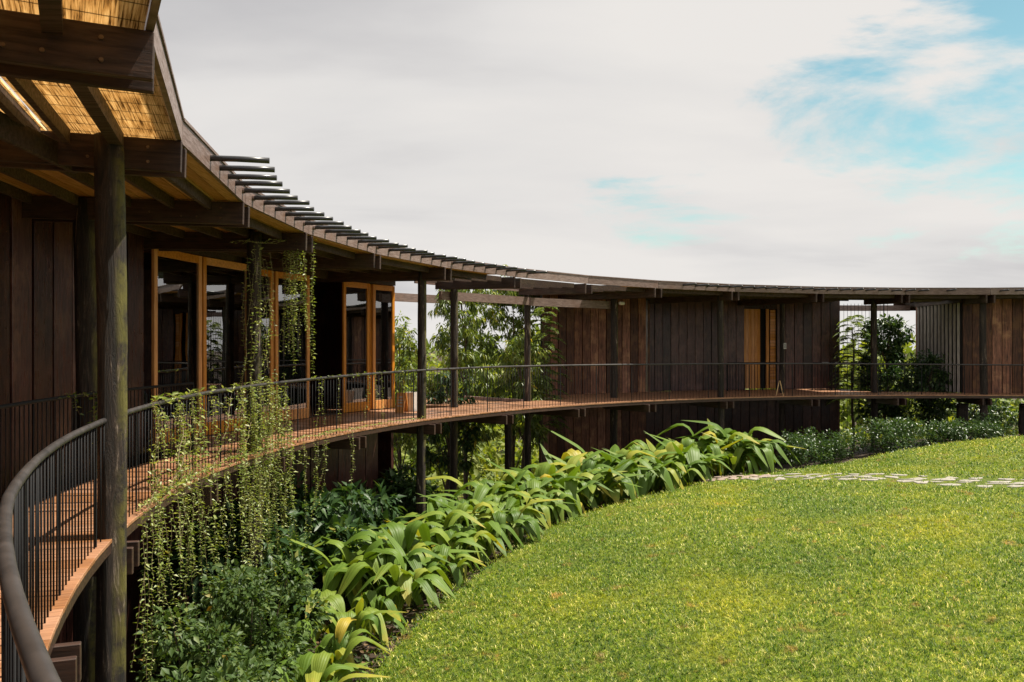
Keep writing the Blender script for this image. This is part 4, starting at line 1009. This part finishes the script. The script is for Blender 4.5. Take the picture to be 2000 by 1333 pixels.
for nm, lb, x, y, top, cr, n, L, W, mat, dr_, cl, ln in (
    ('leafy_tree', 'dark leafy tree right of the orange doors with sky above it', -3.5, 27.6, 2.15, 1.25, 4000, .21, .065, L_TREE, .7, .35, (0, 0)),
    ('drooping_leaf_tree', 'tall tree with drooping long leaves between the two log posts', -1.5, 28.6, 4.15, 1.5, 6000, .24, .060, L_TREE, 1.3, .30, (0, 0)),
    ('drooping_leaf_tree', 'drooping leaved tree behind the dark straight log post', 0.05, 29.5, 3.7, 1.4, 5200, .24, .060, L_TREE, 1.3, .30, (0, 0)),
    ('leafy_tree', 'small dark tree rising under the deck between the posts', -1.75, 24.9, .75, .8, 1500, .22, .085, L_DARK, .9, .40, (0, 0)),
    ('drooping_leaf_tree', 'pale leaved slender tree left of the feathery tree', .35, 26.4, 1.9, .75, 2200, .22, .055, L_TREE, 1.2, .45, (0, 0)),
    ('dense_tree', 'dense dark leafy tree in front of the pale slats', 13.5, 32.1, 2.6, 1.05, 6500, .20, .085, L_RT, .5, .20, (.2, 0)),
    ('dense_tree', 'bushy dark tree at the foot of the pale slats', 15.0, 31.6, 1.2, .95, 3800, .18, .08, L_RT, .5, .25, (0, 0)),
    ('young_tree', 'light green young tree behind the vertical cables', 11.95, 35.2, 1.6, .9, 1300, .34, .10, L_FOREST, .6, .5, (0, 0)),
    ('leafy_tree', 'dark rounded tree seen under the rightmost deck', 19.0, 35.5, -.5, 1.2, 1800, .20, .08, L_HEDGE, .5, .25, (0, 0)),
):
    zb = tz(x, y); tree(nm, lb, x, y, zb, top - zb, cr, n, L, W, mat, dr_, .085, 16, None, cl, ln)
# feathery tree: arching fronds of tiny leaflets
def feathery(label, x, y, top):
    zb = tz(x, y); t = thing('feathery_tree', label, 'tree', (x, y, zb)); h = top - zb; mb = MB()
    tk = [np.array((x + .04 * sin(i * 1.7), y, zb - .2 + h * .92 * i / 6)) for i in range(7)]; mb.add(tube(tk, np.linspace(.06, .02, 7), 7, False)); parts = []
    for i in range(64):
        f = .35 + .63 * (i / 64); a = i * 2.4; s = np.array((x + .04 * sin(f * 10), y, zb + h * f)); ln = rng.uniform(.55, .95) * (1.15 - .5 * max(0, f - .7) / .3)
        dirh = np.array([cos(a), sin(a), 0.0]); P_ = [s + dirh * ln * u + np.array([0, 0, .55 * ln * u - .75 * ln * u * u]) for u in np.linspace(0, 1, 7)]
        mb.add(tube(P_, np.linspace(.009, .003, 7), 4, False)); P_ = np.array(P_); n = 46; u = np.linspace(.12, 1, n) * 6
        pos = np.stack([np.interp(u, range(7), P_[:, k]) for k in range(3)], 1); sd = np.cross(dirh, [0, 0, 1.0])
        for s_ in (-1, 1):
            d = np.tile(sd * s_ + dirh * .5, (n, 1)) + rng.normal(0, .15, (n, 3)); d[:, 2] -= .15; sz = np.sin(np.linspace(.35, 2.9, n)) * rng.uniform(.7, 1.2, n)
            parts.append(leaves(pos, d, .17 * sz, .045 * sz, np.clip(rng.normal(.5, .22, n), 0, 1)))
    mb.build('trunk', M_BARK, t, smooth=True); leaf_obj('crown', parts, L_FEATH, t)
feathery('bright feathery tree against the left end of the brown board wall', 0.95, 27.0, 2.95)
feathery('feathery crown rising beside the log post in the far opening', 12.6, 32.6, 2.85)

# forest beyond: one mass
def forest():
    parts = []
    r_ = np.random.default_rng(3)
    for k in range(150):
        q = r_.uniform(66, 152); R_ = r_.uniform(31, 85); x, y, _ = pol(q, R_); zg = gzxy(x, y)
        topz = 1.522 + math.hypot(x, y) * math.tan(rad(r_.uniform(-2.6, .9) if R_ > 45 else r_.uniform(-7, -2.0)))
        if 108 < q < 120 or 60 < q < 84: topz -= .5
        rx = r_.uniform(1.6, 3.2) * (R_ / 50) ** .5; h = max(2.0, topz - zg); n = 520
        for j in range(7):
            a = r_.uniform(0, 6.3); c = np.array((x + rx * .6 * cos(a), y + rx * .6 * sin(a), topz - h * .6 * r_.random() ** 1.3 - rx * .3)); cr = rx * r_.uniform(.4, .65)
            v = norm(r_.normal(0, 1, (n // 7, 3))); pos = c + v * cr * r_.uniform(.75, 1.08, (n // 7, 1)); d = v + r_.normal(0, .6, (n // 7, 3)); d[:, 2] -= .2
            s = r_.uniform(.6, 1.3, n // 7) * (.30 + R_ * .006)
            parts.append(leaves(pos, d, s, s * .55, np.clip(r_.normal(.5, .2, n // 7) + r_.normal(0, .12), 0, 1)))
    for k in range(420):                         # undergrowth on the slope
        q = r_.uniform(66, 155); R_ = r_.uniform(24.5, 50); x, y, _ = pol(q, R_); zg = gzxy(x, y); n = 90
        v = norm(r_.normal(0, 1, (n, 3))); v[:, 2] = np.abs(v[:, 2]); pos = np.array((x, y, zg)) + v * r_.uniform(.5, 1.3) * np.array([1.2, 1.2, .9]); d = v + r_.normal(0, .6, (n, 3)); s = r_.uniform(.15, .4, n)
        parts.append(leaves(pos, d, s, s * .5, np.clip(r_.normal(.45, .22, n), 0, 1)))
    V = np.concatenate([p[0] for p in parts]); off = 0; Fs = []
    for p_ in parts: Fs.append(p_[1] + off); off += len(p_[0])
    tag(obj('distant_forest', mesh('distant_forest', V, np.concatenate(Fs), L_FOREST, {'tint': np.concatenate([p_[2] for p_ in parts])})), 'sunlit green forest slope beyond the walkway', 'forest', kind='stuff')
forest()

def bed_cover():
    n = 9000; q = rng.uniform(116, 193, n); R_ = np.array([float(r_lawn(a)) for a in q]) + rng.uniform(.05, 2.6, n)
    x = CX + R_ * np.cos(np.radians(q)); y = CY + R_ * np.sin(np.radians(q)); pos = np.stack([x, y, ground_z(x, y) + rng.uniform(.0, .06, n)], 1)
    d = rng.normal(0, 1, (n, 3)); d[:, 2] = np.abs(d[:, 2]) * .5; s_ = rng.uniform(.05, .14, n)
    V, F, t = leaves(pos, d, s_, s_ * .45, np.clip(rng.normal(.5, .3, n), 0, 1))
    m = leaf_mat('bed_litter', [(0, (0.03, 0.06, 0.014)), (0.45, (0.06, 0.10, 0.022)), (0.6, (0.11, 0.065, 0.03)), (1, (0.20, 0.12, 0.055))], 0.2, 0.6)
    tag(obj('ground_cover', mesh('ground_cover', V, F, m, {'tint': t})), 'leaf litter and low growth on the soil of the planting bed', 'ground cover', kind='stuff')
bed_cover()
